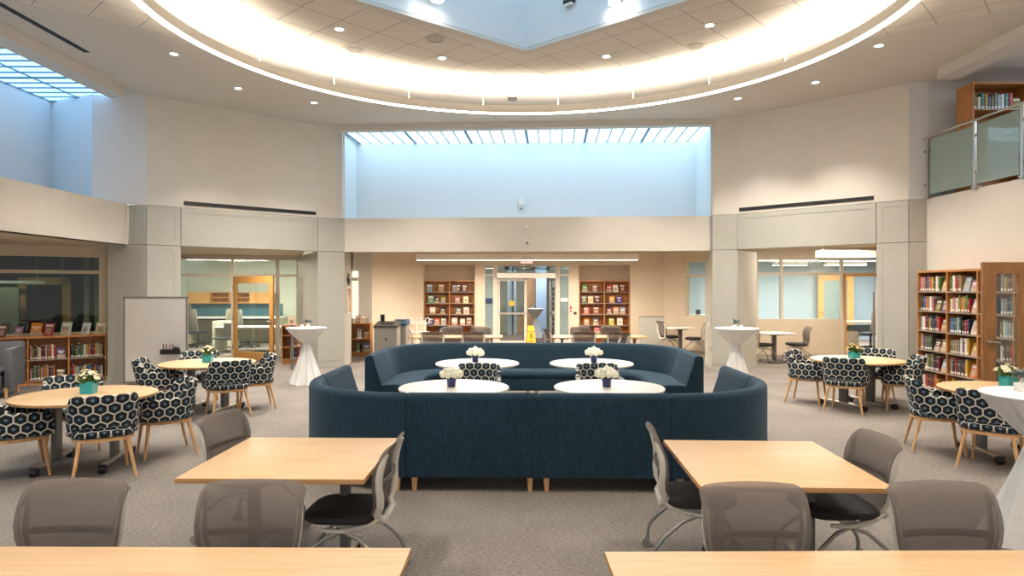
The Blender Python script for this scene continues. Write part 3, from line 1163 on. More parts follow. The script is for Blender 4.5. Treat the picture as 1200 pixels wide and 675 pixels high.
def tub_at(ti, ang, r, label, turn=0):
    """a chair r metres from the table centre in direction ang (0 = toward +X, 90 = away from camera), facing it"""
    x, y, _, _ = RT[ti]
    a = rad(ang)
    put_tub(x + math.cos(a) * r, y + math.sin(a) * r, ang + 90 + turn, label)


def tub_xy(x, y, rz, label):
    put_tub(x, y, rz, label)


tub_xy(-4.82, 6.52, -48, 'honeycomb tub chair cut by the picture edge, left of the nearer round table')
tub_xy(-4.03, 6.56, 34, 'honeycomb tub chair with its back to us at the table near the low bookcase')
tub_xy(-3.86, 7.36, 128, 'honeycomb tub chair at the right of the nearer left round table')
tub_xy(-4.96, 7.55, 217, 'honeycomb tub chair showing only its back, between low bookcase and table')
tub_xy(-5.10, 9.62, -72, 'honeycomb tub chair right in front of the mobile whiteboard')
tub_xy(-4.10, 9.56, 38, 'honeycomb tub chair with its back to us at the table by the whiteboard')
tub_xy(-3.95, 10.15, 118, 'honeycomb tub chair between whiteboard table and wooden office door')
tub_xy(-4.92, 10.50, 205, 'honeycomb tub chair behind the teal pot on the table by the whiteboard')
tub_xy(4.76, 10.68, -128, 'honeycomb tub chair in profile left of the table by the office doorway')
tub_xy(4.98, 9.92, -36, 'honeycomb tub chair with its back to us at the table by the office doorway')
tub_xy(5.86, 10.06, 70, 'honeycomb tub chair in front of the tall bookcase, right of its table')
tub_xy(5.92, 10.90, 142, 'honeycomb tub chair on the doorway side of its table, mostly hidden')
tub_xy(4.82, 7.52, -112, 'honeycomb tub chair at the nearer right table, farther from the draped table')
tub_xy(4.92, 6.80, -46, 'honeycomb tub chair half behind the big draped table')
put_tub(Xp(559, 8.75), 8.72, 176, 'honeycomb tub chair inside the sofa ring, between the two left white tables')
put_tub(Xp(703, 8.75), 8.72, 184, 'honeycomb tub chair inside the sofa ring, between the two right white tables')

# ================================================================ white cafe tables inside the sofa
def white_table(label):
    t = thing('white_table', label, 'table', (0, 0, 0), 0, 'white round tables inside the sofa')
    mb = MB(); mb.lathe([(.595, .70), (.612, .706), (.613, .724), (.606, .73)], 64); mb.build('tabletop', M['whitetop'], t, 30)
    mb = MB(); mb.cyl((0, 0, .02), (0, 0, .70), .04, None, 20); mb.build('pole', M['satin'], t, 40)
    mb = MB(); mb.lathe([(.31, 0), (.31, .012), (.05, .03)], 40); mb.build('base_plate', M['satin'], t, 30)
    return t


WT = [(-.645, 7.42, 'white round table nearest us on the left inside the sofa'), (1.08, 7.42, 'white round table nearest us on the right inside the sofa'),
      (-.51, 9.80, 'white round table on the left, close to the far sofa half'), (1.17, 9.80, 'white round table on the right, close to the far sofa half')]
wt0 = white_table('prototype')
for i, (x, y, lab) in enumerate(WT): place(wt0, i == 0, (x, y, 0), 0, lab)

# ================================================================ rectangular maple tables
def maple_table(label, x, y, w, dpt, rz, posts=True, group=None, h=.73):
    t = thing('maple_table', label, 'table', (x, y, 0), rz, group)
    mb = MB()
    mb.box((0, 0, h - .015), (w, dpt, .03), 0, 0, .003)
    for f in mb.bm.faces: f.material_index = 0 if abs(f.normal.z) > .9 else 1
    mb.build('tabletop', [M['maple'], M['mapleedge']], t, 30)
    for s in (-1, 1):
        mb = MB()
        mb.box((s * (w / 2 - .25), 0, .38), (.05, .10, .63), 0, 0, .006)
        mb.box((s * (w / 2 - .25), 0, h - .045), (.05, dpt * .7, .03))
        lg = mb.build('leg', M['greyleg'], t, 0)
        mb = MB(); mb.box((s * (w / 2 - .25), 0, .07), (.05, min(.7, dpt * .75), .03), 0, 0, .006); mb.build('foot_bar', M['satin'], lg, 0)
        for q in (-1, 1):
            mb = MB()
            mb.cyl((s * (w / 2 - .25) - .02, q * min(.33, dpt * .36), .03), (s * (w / 2 - .25) + .02, q * min(.33, dpt * .36), .03), .03, None, 14)
            mb.build('caster', M['blackp'], lg, 40)
    return t


maple_table('long maple table cut by the bottom edge, with two chairs behind it, on the left', -1.66, 2.44, 2.46, .78, rad(-.5), group='maple work tables in front')
maple_table('long maple table cut by the bottom edge, with two chairs behind it, on the right', 1.62, 2.40, 2.46, .78, rad(.6), group='maple work tables in front')
maple_table('square maple table in front of the sofa on the left, chairs on both ends', -1.39, 4.365, 1.10, 1.06, rad(-1.2), group='maple work tables in front')
maple_table('square maple table in front of the sofa on the right, chairs on both ends', 1.60, 4.235, 1.06, 1.13, rad(-2.5), group='maple work tables in front')
maple_table('long maple work table behind the sofa, in front of the left display bookcase', Xp(535, 15.2), 15.2, 2.1, .75, 0, group='maple work tables at the rear')
maple_table('long maple work table behind the sofa, in front of the right display bookcase', Xp(701, 15.2), 15.2, 2.15, .75, 0, group='maple work tables at the rear')


def cafe_table(label, x, y, w, rz):
    t = thing('cafe_table', label, 'table', (x, y, 0), rz, 'small cafe tables')
    mb = MB(); mb.box((0, 0, .715), (w, w, .028), 0, 0, .004); mb.build('tabletop', M['whitetop'], t, 0)
    mb = MB(); mb.box((0, 0, .37), (.09, .09, .66), 0, 0, .01); mb.box((0, 0, .685), (.34, .34, .025)); mb.build('pole', M['greyleg'], t, 0)
    for k in range(2):
        mb = MB(); mb.box((0, 0, .05), (.72, .05, .03), k * PI / 2 + PI / 4, 0, .006)
        for s in (-1, 1):
            a = k * PI / 2 + PI / 4
            mb.cyl((s * .34 * math.cos(a), s * .34 * math.sin(a), 0), (s * .34 * math.cos(a), s * .34 * math.sin(a), .045), .03, None, 12)
        mb.build('foot_bar', M['greyleg'], t, 0)
    return t


cafe_table('small pale square table between two mesh chairs in front of the rear window', Xp(797, 18.6), 18.6, .74, rad(10))
cafe_table('small pale square table by the pillar under the office windows', Xp(907, 16.4), 16.4, .76, rad(4))

# grey armchair at the picture edge
t = thing('lounge_armchair', 'charcoal tweed armchair cut by the picture edge, in front of the low bookcase', 'armchair', (-8.86, 11.2, 0), rad(24))
mb = MB(); mb.box((0, 0, .26), (.62, .74, .22), 0, 0, .03); mb.build('seat_base', M['armchair'], t, 50)
mb = MB(); mb.slab([(.37, .05), (.38, .015), (.42, 0), (.46, .01), (.48, .05)], .31, .36, 40, 5, (0, -.03, 0)); mb.build('seat_cushion', M['armchair'], t, 50)
mb = MB(); mb.box((0, .36, .53), (.94, .16, .74), 0, 0, .05); mb.build('backrest', M['armchair'], t, 50)
for s in (-1, 1):
    mb = MB(); mb.box((s * .41, -.0, .50), (.12, .84, .66), 0, 0, .045); mb.build('armrest', M['armchair'], t, 50)
    for q in (-1, 1):
        mb = MB(); mb.tube([(s * .36, q * .34, .18), (s * .37, q * .36, 0)], [.028, .018], 10); mb.build('leg', M['legwood'], t, 60)
# ================================================================ books and bookcases
PAL = [('dark red', '#6d1f22'), ('red', '#a52a2a'), ('orange', '#c4692c'), ('mustard', '#c19a3a'), ('cream', '#d9cfb4'), ('white', '#e3ded2'),
       ('grey', '#85827c'), ('black', '#23211f'), ('navy', '#25304f'), ('blue', '#3b5f8c'), ('pale blue', '#8fa9ba'), ('teal', '#2f6e70'),
       ('green', '#4d6e3e'), ('olive', '#75703a'), ('brown', '#5f4330'), ('tan', '#a98a63'), ('pink', '#b77a80'), ('purple', '#5a4068'), ('charcoal', '#3b3a3c')]


def spine_mesh():
    mb = MB()
    # unit book: spine faces -y, x thickness, z height, with a slightly rounded spine and a pale call-number patch
    zs = [0, .05, .19, .68, .73, 1.0]
    mis = [0, 1, 0, 2, 0]
    prof = [(-.5, .06), (-.30, .0), (.30, .0), (.5, .06)]
    rows = [[mb.v((x, y, z)) for x, y in prof] for z in zs]
    for i in range(5):
        for j in range(3): mb.face([rows[i][j], rows[i][j + 1], rows[i + 1][j + 1], rows[i + 1][j]], mis[i] if j == 1 else 0)
    bl = [mb.v((-.5, 1, z)) for z in zs]
    br = [mb.v((.5, 1, z)) for z in zs]
    for i in range(5):
        mb.face([bl[i], rows[i][0], rows[i + 1][0], bl[i + 1]])
        mb.face([rows[i][3], br[i], br[i + 1], rows[i + 1][3]])
        mb.face([br[i], bl[i], bl[i + 1], br[i + 1]], 3)
    mb.face([*reversed(rows[0]), bl[0], br[0]][::-1], 0)
    mb.face([*rows[5], br[5], bl[5]], 3)
    return mb.build('book', [M['cover'], M['label'], M['band'], M['paper']], None, 0)


def face_mesh(kind):
    """face-out book, cover toward -y, unit width x unit height, standing upright with a title block and a picture block"""
    mb = MB()
    mb.span((-.5, 0, 0), (.5, .14, 1), 0)
    if kind == 0:
        mb.span((-.38, -.004, .70), (.38, .01, .88), 1); mb.span((-.30, -.004, .14), (.30, .01, .58), 2)
    elif kind == 1:
        mb.span((-.5, -.004, .0), (.5, .01, .36), 2); mb.span((-.36, -.004, .62), (.36, .01, .72), 1); mb.span((-.25, -.004, .48), (.25, .01, .54), 1)
    else:
        mb.lathe([(.0, 0), (.27, 0), (.27, .012), (0, .012)], 20, (0, 0, 0), 2, False)
        for v in mb.bm.verts:
            pass
        vs = list(mb.bm.verts)[-80:]
        for v in vs: v.co = Vector((v.co.x, -.008 + v.co.z, .40 + v.co.y * .75))
        mb.span((-.40, -.004, .74), (.40, .01, .90), 1)
    return mb.build('display_book', [M['cover'], M['label'], M['pic'], M['paper']], None, 0)


M['band'] = mat('spine_band', '#b9a98a', .6)
M['pic'] = mat('cover_picture', '#b39c84', .6, var=.45, scale=14)
SPINE = spine_mesh()
FACES = [face_mesh(k) for k in range(3)]
proto_used = {SPINE: True, FACES[0]: True, FACES[1]: True, FACES[2]: True}


def new_book(proto, mtx, sx, sy, sz, col, label, group, tilt=0):
    if proto_used[proto]:
        o = proto
        proto_used[proto] = False
    else:
        o = proto.copy()
        COL.objects.link(o)
    c = hx(col[1])
    k = RND.uniform(.8, 1.15)
    o.color = (min(1, c[0] * k), min(1, c[1] * k), min(1, c[2] * k), 1)
    o.matrix_world = mtx @ Matrix.Rotation(tilt, 4, 'X') @ Matrix.Diagonal((sx, sy, sz, 1))
    tag(o, label, 'book', group)
    return o


def fill(B, x0, x1, z, hmax, where, group, faceout=1, depth=.18, ymin=.03, tmin=.034, tmax=.06):
    """spines from x0, then face-out books in the space left, on one shelf of the bookcase whose frame is B"""
    fw = .15
    xe = x1 - faceout * (fw + .02) - (.02 if faceout else .01)
    x = x0 + .012
    i = 0
    while True:
        t = RND.uniform(tmin, tmax)
        if x + t > xe: break
        hh = min(hmax, RND.uniform(.205, .275))
        c = RND.choice(PAL)
        new_book(SPINE, B @ Matrix.Translation((x + t / 2, ymin + RND.uniform(0, .012), z + .001)), t * .96, depth * RND.uniform(.85, 1), hh, c,
                 f'{c[0]} book, {ORD[i] if i < 20 else "last"} from left, {where}', group)
        x += t
        i += 1
    x += .02
    for k in range(faceout):
        c = RND.choice(PAL)
        hh = min(hmax - .01, RND.uniform(.19, .235))
        new_book(RND.choice(FACES), B @ Matrix.Translation((x + fw / 2, ymin + .015, z + .002)), fw * .93, .12, hh, c,
                 f'{c[0]} {("first ", "second ")[k] if faceout > 1 else ""}face-out book, {where}', group, rad(-14))
        x += fw + .02


def bookcase(name, label, cat, bays, Hc, D, levels, loc, rz, m, top_over=.0, plinth=.08, back=True, edge=None):
    """bays: list of widths; local origin at the left front bottom, front toward -y"""
    t = thing(name, label, cat, loc, rz)
    W = sum(bays)
    th = .022
    xs = [0]
    for w in bays: xs.append(xs[-1] + w)
    for i, x in enumerate(xs):
        mb = MB()
        w = th if i in (0, len(xs) - 1) else th * 1.4
        xx = x + (th / 2 if i == 0 else (-th / 2 if i == len(xs) - 1 else 0))
        mb.span((xx - w / 2, 0, 0), (xx + w / 2, D, Hc - .03))
        mb.build('side_panel' if i in (0, len(xs) - 1) else 'divider', m, t, 0)
    mb = MB(); mb.span((-top_over, -top_over, Hc - .035), (W + top_over, D, Hc)); mb.build('top', M['oaktop'] if m == M['oak'] else m, t, 0)
    mb = MB(); mb.span((th, D - .012, plinth), (W - th, D - .002, Hc - .035)); mb.build('back_panel', m, t, 0)
    mb = MB(); mb.span((th, .02, 0), (W - th, .04, plinth)); mb.build('plinth', m, t, 0)
    for z in levels:
        for i in range(len(bays)):
            mb = MB()
            mb.span((xs[i] + th * .7, .006, z - .02), (xs[i + 1] - th * .7, D - .012, z), 0)
            mb.span((xs[i] + th * .7, .0, z - .022), (xs[i + 1] - th * .7, .0065, z + .002), 1)
            mb.build('shelf', [m, edge or m], t, 0)
    return t, Matrix.Translation(loc) @ Matrix.Rotation(rz, 4, 'Z'), xs


M['oaktop'] = wood('oak_top', '#b4773d', '#c98d52', .4, 0)

# ---- tall bookcases along the right wall (front faces -X, local x runs toward the camera)
bays = [.79, .72, .74, .74]
lv = [.09, .43, .77, .1 + 1.01, .1 + 1.345, .1 + 1.68]
lv = [.09, .425, .765, 1.10, 1.44, 1.775]
tb, TB, xs = bookcase('tall_bookcase', 'tall oak bookcase full of books along the right wall, behind the glazed door', 'bookcase', bays, 2.13, .34, lv, (7.15, 11.74, 0), rad(-90), M['oak'], edge=M['shelfmetal'])
NM = ['bottom', 'fifth', 'fourth', 'third', 'second', 'top']
BAYN = ['far bay', 'second bay', 'third bay', 'nearest bay']
for k, z in enumerate(lv):
    for b in range(2):
        fill(TB, xs[b] + .02, xs[b + 1] - .02, z, .285, f'{NM[k]} shelf, {BAYN[b]}, tall bookcase', 'books in the tall bookcase', RND.choice((1, 1, 2)), .2, .03, .042, .068)
    fill(TB, xs[2] + .02, xs[2] + .19, z, .285, f'{NM[k]} shelf, third bay, before the glazed door', 'books in the tall bookcase', 0, .2, .03, .036, .05)
    fill(TB, xs[2] + .42, xs[3] - .01, z, .285, f'{NM[k]} shelf behind the door glass, third bay', 'books in the tall bookcase', 0, .2, .03, .045, .07)
    fill(TB, xs[3] + .03, xs[3] + .40, z, .285, f'{NM[k]} shelf behind the door glass, nearest bay', 'books in the tall bookcase', 1, .2, .03, .05, .08)

# ---- low bookcase on the left, along the dim room's window
bl = math.atan2(1.0, 1.33)
LW = 1.75
x0, y0 = -9.62, 12.07
tb, LBM, xs = bookcase('low_bookcase', 'low oak bookcase with display books on top, beside the grey pier', 'bookcase', [.68, .64, .62], .915, .30, [.085, .475], (x0, y0, 0), bl, M['oak'], .012, edge=M['shelfmetal'])
for k, z in enumerate((.085, .475)):
    nm = 'lower shelf' if k == 0 else 'upper shelf'
    fill(LBM, xs[0] + .38, xs[1] - .02, z, .285, f'{nm} of the low bookcase, bay behind the armchair', 'books in the low bookcase', 1, .18, .03, .034, .05)
    fill(LBM, xs[1] + .02, xs[2] - .01, z, .285, f'{nm} of the low bookcase, middle bay', 'books in the low bookcase', 1, .18, .03, .024, .038)
    fill(LBM, xs[2] + .02, xs[3] - .03, z, .285, f'{nm} of the low bookcase, bay by the pier', 'books in the low bookcase', 0, .18, .03, .03, .048)
disp = [(0, .24, 'maroon book with a dark cover at the picture edge, on the low bookcase', '#6b3d38', 0), (20, .20, 'small purple and pink book standing on the low bookcase', '#8d6c94', 1),
        (41, .26, 'orange book standing on the low bookcase', '#e08a25', 1), (56, .25, 'red and pink book standing on the low bookcase', '#b8454c', 0),
        (76, .26, 'pale green book standing on the low bookcase', '#b9c8b6', 0), (99, .235, 'white and blue book standing on the low bookcase', '#d7dbe0', 2),
        (117, .24, 'cream book nearest the pier, standing on the low bookcase', '#d9cfae', 0)]
for px, hh, lab, c, kd in disp:
    u = ((px - CX) / F * y0 - x0) / (math.cos(bl) - (px - CX) / F * math.sin(bl))
    new_book(FACES[kd], LBM @ Matrix.Translation((u, .09, .918)) @ Matrix.Rotation(-bl + rad(RND.uniform(-14, 10)), 4, 'Z'), hh * .74, .12, hh, ('', c), lab, 'display books on the low bookcase', rad(-16))

# ---- two recessed display bookcases by the entrance
DLV = [.09, .43, .765, 1.10, 1.44, 1.76]
dl = [Zp(y, YB + .1) for y in (342, 355.3, 368.3, 381)]
lv = [.09, .42, dl[3], dl[2], dl[1], dl[0]]
ctop = Zp(328.7, YB + .05)
COVERS = {
    'left': [[('pale blue', .13), ('tan', .70)], [('teal and yellow', .20), ('dark', .50), ('olive', .80)], [('white', .28), ('black and grey', .78)], [('blue', .18), ('orange red', .50), ('grey', .82)],
             [('charcoal', .30), ('plum', .62), ('slate', .14), ('coral', .5), ('dark green', .84)], [('pink', .28), ('cream yellow', .70)],
             [('dark green', .34), ('cream and red', .72)], [('white', .14), ('ivory', .54), ('brown', .86)]],
    'right': [[('green', .20), ('brown grey', .68)], [('sage', .16), ('cream yellow', .48), ('maroon', .80)], [('red pink', .26), ('rust', .74)], [('orange', .28), ('charcoal', .72)],
              [('red', .16), ('ivory', .48), ('dark red', .82)], [('mustard', .30), ('royal blue', .66)], [('burgundy', .16), ('salmon', .50), ('slate', .82)], [('lime', .28), ('ivory', .68)]]}
CC = {'pale blue': '#7fa4bd', 'tan': '#b59472', 'teal and yellow': '#5aa79a', 'dark': '#2f2a33', 'olive': '#a3923c', 'white': '#e6dfd2', 'black and grey': '#33302e', 'blue': '#2a62a5', 'orange red': '#d75a30',
      'grey': '#aaa49a', 'charcoal': '#4b3f3c', 'coral': '#d8565a', 'dark green': '#41645a', 'pink': '#bb7f84', 'cream yellow': '#e5d69b', 'cream and red': '#d7b9a1', 'ivory': '#ece0cb', 'brown': '#80503a',
      'green': '#5e9a4c', 'brown grey': '#8e766a', 'sage': '#6d8069', 'maroon': '#5d2a2a', 'red pink': '#d3484f', 'rust': '#9c5038', 'orange': '#e08b33', 'red': '#c72f30', 'dark red': '#6e1f1f',
      'mustard': '#df9c3a', 'royal blue': '#3a3f9c', 'burgundy': '#7e3140', 'salmon': '#eda07e', 'slate': '#8c8c9c', 'lime': '#c6cf4a', 'plum': '#573a55'}
for nm, (xa, xb) in (('left', nL), ('right', nR)):
    W = xb - xa - .03
    half = W / 2
    tb, DM, xs = bookcase('display_bookcase', f'oak display bookcase with face-out books, {nm} of the glass entrance', 'bookcase', [half, half], ctop, .36, lv, (xa + .015, YB + .03, 0), 0, M['oak'], edge=M['shelfmetal'])
    rows = COVERS[nm]
    order = [(5, 0, 0), (4, 0, 1), (3, 0, 2), (2, 0, 3), (5, 1, 4), (4, 1, 5), (3, 1, 6), (2, 1, 7)]
    rn = {5: 'top', 4: 'second', 3: 'third', 2: 'fourth'}
    for lvl, b, ri in order:
        for c, f in rows[ri][:3]:
            hh = RND.uniform(.20, .245)
            new_book(RND.choice(FACES), DM @ Matrix.Translation((xs[b] + .06 + f * (half - .14), .10, lv[lvl] + .002)) @ Matrix.Rotation(rad(RND.uniform(-8, 8)), 4, 'Z'), hh * .74, .12, hh, ('', CC[c]),
                     f'{c} book facing out, {rn[lvl]} shelf, {"left" if b == 0 else "right"} half of the {nm} display bookcase', 'face-out books by the entrance', rad(-14))
    c = 'red pink' if nm == 'right' else 'blue'
    new_book(FACES[1], DM @ Matrix.Translation((xs[0] + half * .72, .10, lv[1] + .002)), .2, .12, .25, ('', CC[c]), f'{c} book facing out on the fifth shelf of the {nm} display bookcase', 'face-out books by the entrance', rad(-14))

# ---- small bookcase behind the left pillar, and the one by the office door
tb, SM, xs = bookcase('small_bookcase', 'small oak bookcase between the left pillar and the waste bins', 'bookcase', [.66], .905, .30, [.13, .48], (Xp(434, 17.6) - .66, 17.6, 0), 0, M['oak'], .01, .12)
fill(SM, .26, .46, .48, .29, 'upper shelf of the small bookcase by the bins', 'books in the small bookcase', 0)
fill(SM, .26, .42, .13, .29, 'lower shelf of the small bookcase by the bins', 'books in the small bookcase', 0)
new_book(FACES[0], SM @ Matrix.Translation((.54, .06, .482)), .15, .1, .2, ('', '#d08a2a'), 'orange book facing out on the upper shelf by the bins', 'books in the small bookcase', rad(-14))
new_book(FACES[1], SM @ Matrix.Translation((.535, .06, .132)), .19, .1, .24, ('', '#4b5a86'), 'blue book facing out on the lower shelf by the bins', 'books in the small bookcase', rad(-14))
for u, hh, c, lab in ((.31, .20, '#a5583a', 'rust book standing on top of the small bookcase'), (.44, .19, '#e4ddd2', 'white book standing on top of the small bookcase'), (.54, .20, '#9c9a96', 'grey book standing on top of the small bookcase')):
    new_book(FACES[0], SM @ Matrix.Translation((u, .10, .907)), .12, .1, hh, ('', c), lab, 'books on the small bookcase', rad(-16))
tb, SM2, xs = bookcase('small_bookcase', 'small oak bookcase behind the left draped table, by the office door', 'bookcase', [.62], .94, .34, [.12, .42, .70], (Xp(330, 15.9), 15.9, 0), rad(12), M['oak'], .01, .1)
for k, z in enumerate((.12, .42)):
    fill(SM2, .18, .5, z, .26, f'{("lower", "middle")[k]} shelf of the small bookcase by the office door', 'books by the office door', 0, .2, .03, .04, .06)
new_book(FACES[0], SM2 @ Matrix.Translation((.22, .08, .942)), .16, .1, .22, ('', '#ead2b8'), 'cream card-like book standing on the bookcase by the office door', 'books by the office door', rad(-14))

# ---- balcony bookcase
tb, BM_, xs = bookcase('balcony_bookcase', 'oak bookcase with two visible rows of books up on the balcony', 'bookcase', [.95, .95], 1.85, .42, [.1, .5, .93, 1.40], (7.76, 11.2, 3.45), 0, M['oak'], edge=M['shelfmetal'])
for k, z in ((0, 1.40), (1, .93)):
    fill(BM_, .03, .92, z, .38, f'{("top", "second")[k]} row of the balcony bookcase', 'books on the balcony', 1, .22, .03, .05, .075)
# ================================================================ draped cocktail tables
def cocktail(label, x, y, rt, hb, rb, waist_z, rw, seed, lean=(0, 0)):
    t = thing('cocktail_table', label, 'table', (x, y, 0), rad(seed * 37), 'draped cocktail tables')
    rr = random.Random(seed)
    ph = [rr.uniform(0, 6.28) for _ in range(6)]
    mb = MB()
    mb.lathe([(rt - .012, 1.055), (rt, 1.06), (rt + .002, 1.068), (rt - .006, 1.074), (rt - .05, 1.075)], 72)
    mb.build('tabletop_cover', M['linen'], t, 40)
    # gathered cone from the rim to the waist, then the flared skirt
    mb = MB()
    prof = []
    K = 10
    for i in range(K + 1):
        f = i / K
        prof.append((rt - .004 + (rw - rt + .004) * (f ** 1.15), 1.062 - (1.062 - waist_z) * f, .002 + .012 * math.sin(f * PI) + .006 * f))

    def fr(a, q, r, z):
        am = prof[q][2]
        return r + am * (math.sin(26 * a + ph[0]) * .6 + math.sin(17 * a + ph[1]) * .6)
    mb.lathe([(p[0], p[1]) for p in prof], 220, (0, 0, 0), 0, False, fr)
    mb.build('gathered_cloth', M['linen'], t, 70)
    mb = MB()
    prof2 = []
    K = 14
    for i in range(K + 1):
        f = i / K
        prof2.append((rw + (rb - rw) * (.75 * f + .25 * f * f), waist_z - (waist_z - .004) * f, .006 + .055 * f))

    def fr2(a, q, r, z):
        am = prof2[q][2] * rb / .33
        return r + am * (math.sin(9 * a + ph[2] + .6 * math.sin(3 * a)) * .55 + math.sin(5 * a + ph[3]) * .45 + math.sin(21 * a + ph[4]) * .16)
    mb.lathe([(p[0], p[1]) for p in prof2], 220, (0, 0, 0), 0, False, fr2)
    mb.build('skirt', M['linen'], t, 70)
    mb = MB(); mb.lathe([(rw - .004, waist_z - .02), (rw + .012, waist_z - .012), (rw + .012, waist_z + .012), (rw - .004, waist_z + .02)], 40); mb.build('tie', M['linen'], t, 40)
    return t


cocktail('draped white cocktail table in front of the pillar by the office door', -3.94, 12.75, .375, 1.07, .30, .775, .065, 1)
cocktail('draped white cocktail table in front of the right pillar', 4.25, 12.6, .40, 1.07, .27, .755, .065, 2)
cocktail('large draped white cocktail table cut by the picture edge, nearest to us', 3.80, 4.76, .385, 1.07, .36, .74, .09, 3)
cocktail('draped cocktail table in daylight beyond the open entrance door', Xp(627.5, 24.5), 24.5, .30, 1.07, .26, .72, .05, 4)


# ================================================================ flowers
def rose_mesh():
    mb = MB()
    mb.lathe([(.012, -.018), (.026, -.010), (.033, .004), (.031, .018), (.024, .026)], 14, (0, 0, 0), 0, True, lambda a, q, r, z: r * (1 + .07 * math.sin(5 * a + q * 1.7)))
    mb.lathe([(.020, .012), (.024, .026), (.019, .034)], 12, (0, 0, 0), 0, True, lambda a, q, r, z: r * (1 + .09 * math.sin(4 * a + q * 2)))
    mb.lathe([(.008, .02), (.014, .034), (.009, .040), (.002, .036)], 10)
    return mb


def leaf_bits(mb, n, rx, rz, z0, L, rr, flat=.4):
    for _ in range(n):
        a = rr.uniform(0, 2 * PI)
        d = Vector((math.cos(a), math.sin(a), rr.uniform(-.15, .9))).normalized()
        b = Vector((math.cos(a) * rx * rr.uniform(.1, .9), math.sin(a) * rx * rr.uniform(.1, .9), z0 + rr.uniform(0, rz)))
        s = Vector((-d.y, d.x, 0)).normalized() * L * .28
        l = L * rr.uniform(.7, 1.2)
        u = d.cross(s).normalized() * .004
        p = [b, b + d * l * .45 + s, b + d * l, b + d * l * .45 - s]
        top = [mb.v(q + u) for q in p]
        bot = [mb.v(q - u) for q in p]
        mb.face(top); mb.face(list(reversed(bot))); mb.bridge(bot, top)


def bouquet(label, x, y, z, seed, proto=[None]):
    rr = random.Random(seed)
    t = thing('rose_pot', label, 'flowers', (x, y, z), rr.uniform(0, 6), 'cream roses in cobalt pots')
    mb = MB(); mb.lathe([(.042, .0), (.046, .004), (.056, .088), (.060, .092), (.060, .104), (.054, .104), (.052, .09)], 40, mi=0); mb.build('pot', M['bluepot'], t, 40)
    mb = MB(); mb.lathe([(.02, .085), (.055, .098), (.05, .12), (.02, .13)], 20); leaf_bits(mb, 26, .05, .03, .10, .055, rr); mb.build('foliage', M['leaf'], t, 30)
    pts = [(0, 0, .19)]
    for k in range(6): pts.append((.062 * math.cos(k * PI / 3 + .2), .062 * math.sin(k * PI / 3 + .2), .165 + rr.uniform(-.006, .008)))
    for k in range(9): pts.append((.095 * math.cos(k * 2 * PI / 9), .095 * math.sin(k * 2 * PI / 9), .132 + rr.uniform(-.008, .012)))
    for p in pts:
        if proto[0] is None:
            proto[0] = rose_mesh().build('rose', M['rose'], t, 60)
            o = proto[0]
        else:
            o = proto[0].copy(); COL.objects.link(o); o.parent = t
        o.location = p
        tilt = Vector((p[0], p[1], .07)).normalized()
        o.rotation_euler = tilt.to_track_quat('Z', 'Y').to_euler()
        k = rr.uniform(1.05, 1.25)
        o.scale = (k, k, k)
    return t


bouquet('cobalt pot of cream roses on the front left white table', Xp(529, 7.40), 7.40, .731, 5)
bouquet('cobalt pot of cream roses on the front right white table', Xp(711, 7.40), 7.40, .731, 6)
bouquet('cobalt pot of cream roses on the far left white table', Xp(557, 9.85), 9.85, .731, 7)
bouquet('cobalt pot of cream roses on the far right white table', Xp(696, 9.85), 9.85, .731, 8)


def teal_pot(label, x, y, z, seed, flowers, spread, col, proto={}):
    rr = random.Random(seed)
    t = thing('teal_flower_pot', label, 'flowers', (x, y, z), rad(8), 'teal square pots of small flowers')
    mb = MB()
    a, b = .060, .064
    r0 = [mb.v((sx * a, sy * a, 0)) for sx, sy in ((-1, -1), (1, -1), (1, 1), (-1, 1))]
    r1 = [mb.v((sx * b, sy * b, .125)) for sx, sy in ((-1, -1), (1, -1), (1, 1), (-1, 1))]
    r2 = [mb.v((sx * (b - .008), sy * (b - .008), .125)) for sx, sy in ((-1, -1), (1, -1), (1, 1), (-1, 1))]
    r3 = [mb.v((sx * (b - .01), sy * (b - .01), .09)) for sx, sy in ((-1, -1), (1, -1), (1, 1), (-1, 1))]
    mb.face(list(reversed(r0))); mb.bridge(r0, r1); mb.bridge(r1, r2); mb.bridge(r2, r3); mb.face(r3)
    mb.build('pot', M['tealpot'], t, 0)
    mb = MB(); leaf_bits(mb, 150, spread * .62, .10, .10, .055, rr)
    mb.lathe([(.02, .08), (.052, .1), (.065, .14), (.03, .17)], 16)
    mb.build('foliage', M['leaf'], t, 0)
    for i in range(flowers):
        a = rr.uniform(0, 2 * PI)
        q = math.sqrt(rr.random()) * spread
        zz = .235 - (q / spread) ** 2 * .075 + rr.uniform(-.015, .02)
        if col not in proto:
            mb = MB()
            mb.lathe([(.004, -.006), (.017, .0), (.021, .006), (.006, .009)], 12, (0, 0, 0), 0, True, lambda a, q, r, z: r * (1 + (.18 * math.sin(6 * a) if q in (1, 2) else 0)))
            mb.lathe([(.007, .005), (.007, .012), (.002, .014)], 8, (0, 0, 0), 1)
            proto[col] = mb.build('blossom', [M[col], M['bloomeye']], t, 50)
            o = proto[col]
        else:
            o = proto[col].copy(); COL.objects.link(o); o.parent = t
        o.location = (q * math.cos(a), q * math.sin(a), zz)
        o.rotation_euler = Vector((q * math.cos(a), q * math.sin(a), .06 + .05 * rr.random())).normalized().to_track_quat('Z', 'Y').to_euler()
        k = rr.uniform(.65, 1.0)
        o.scale = (k, k, k)
    return t


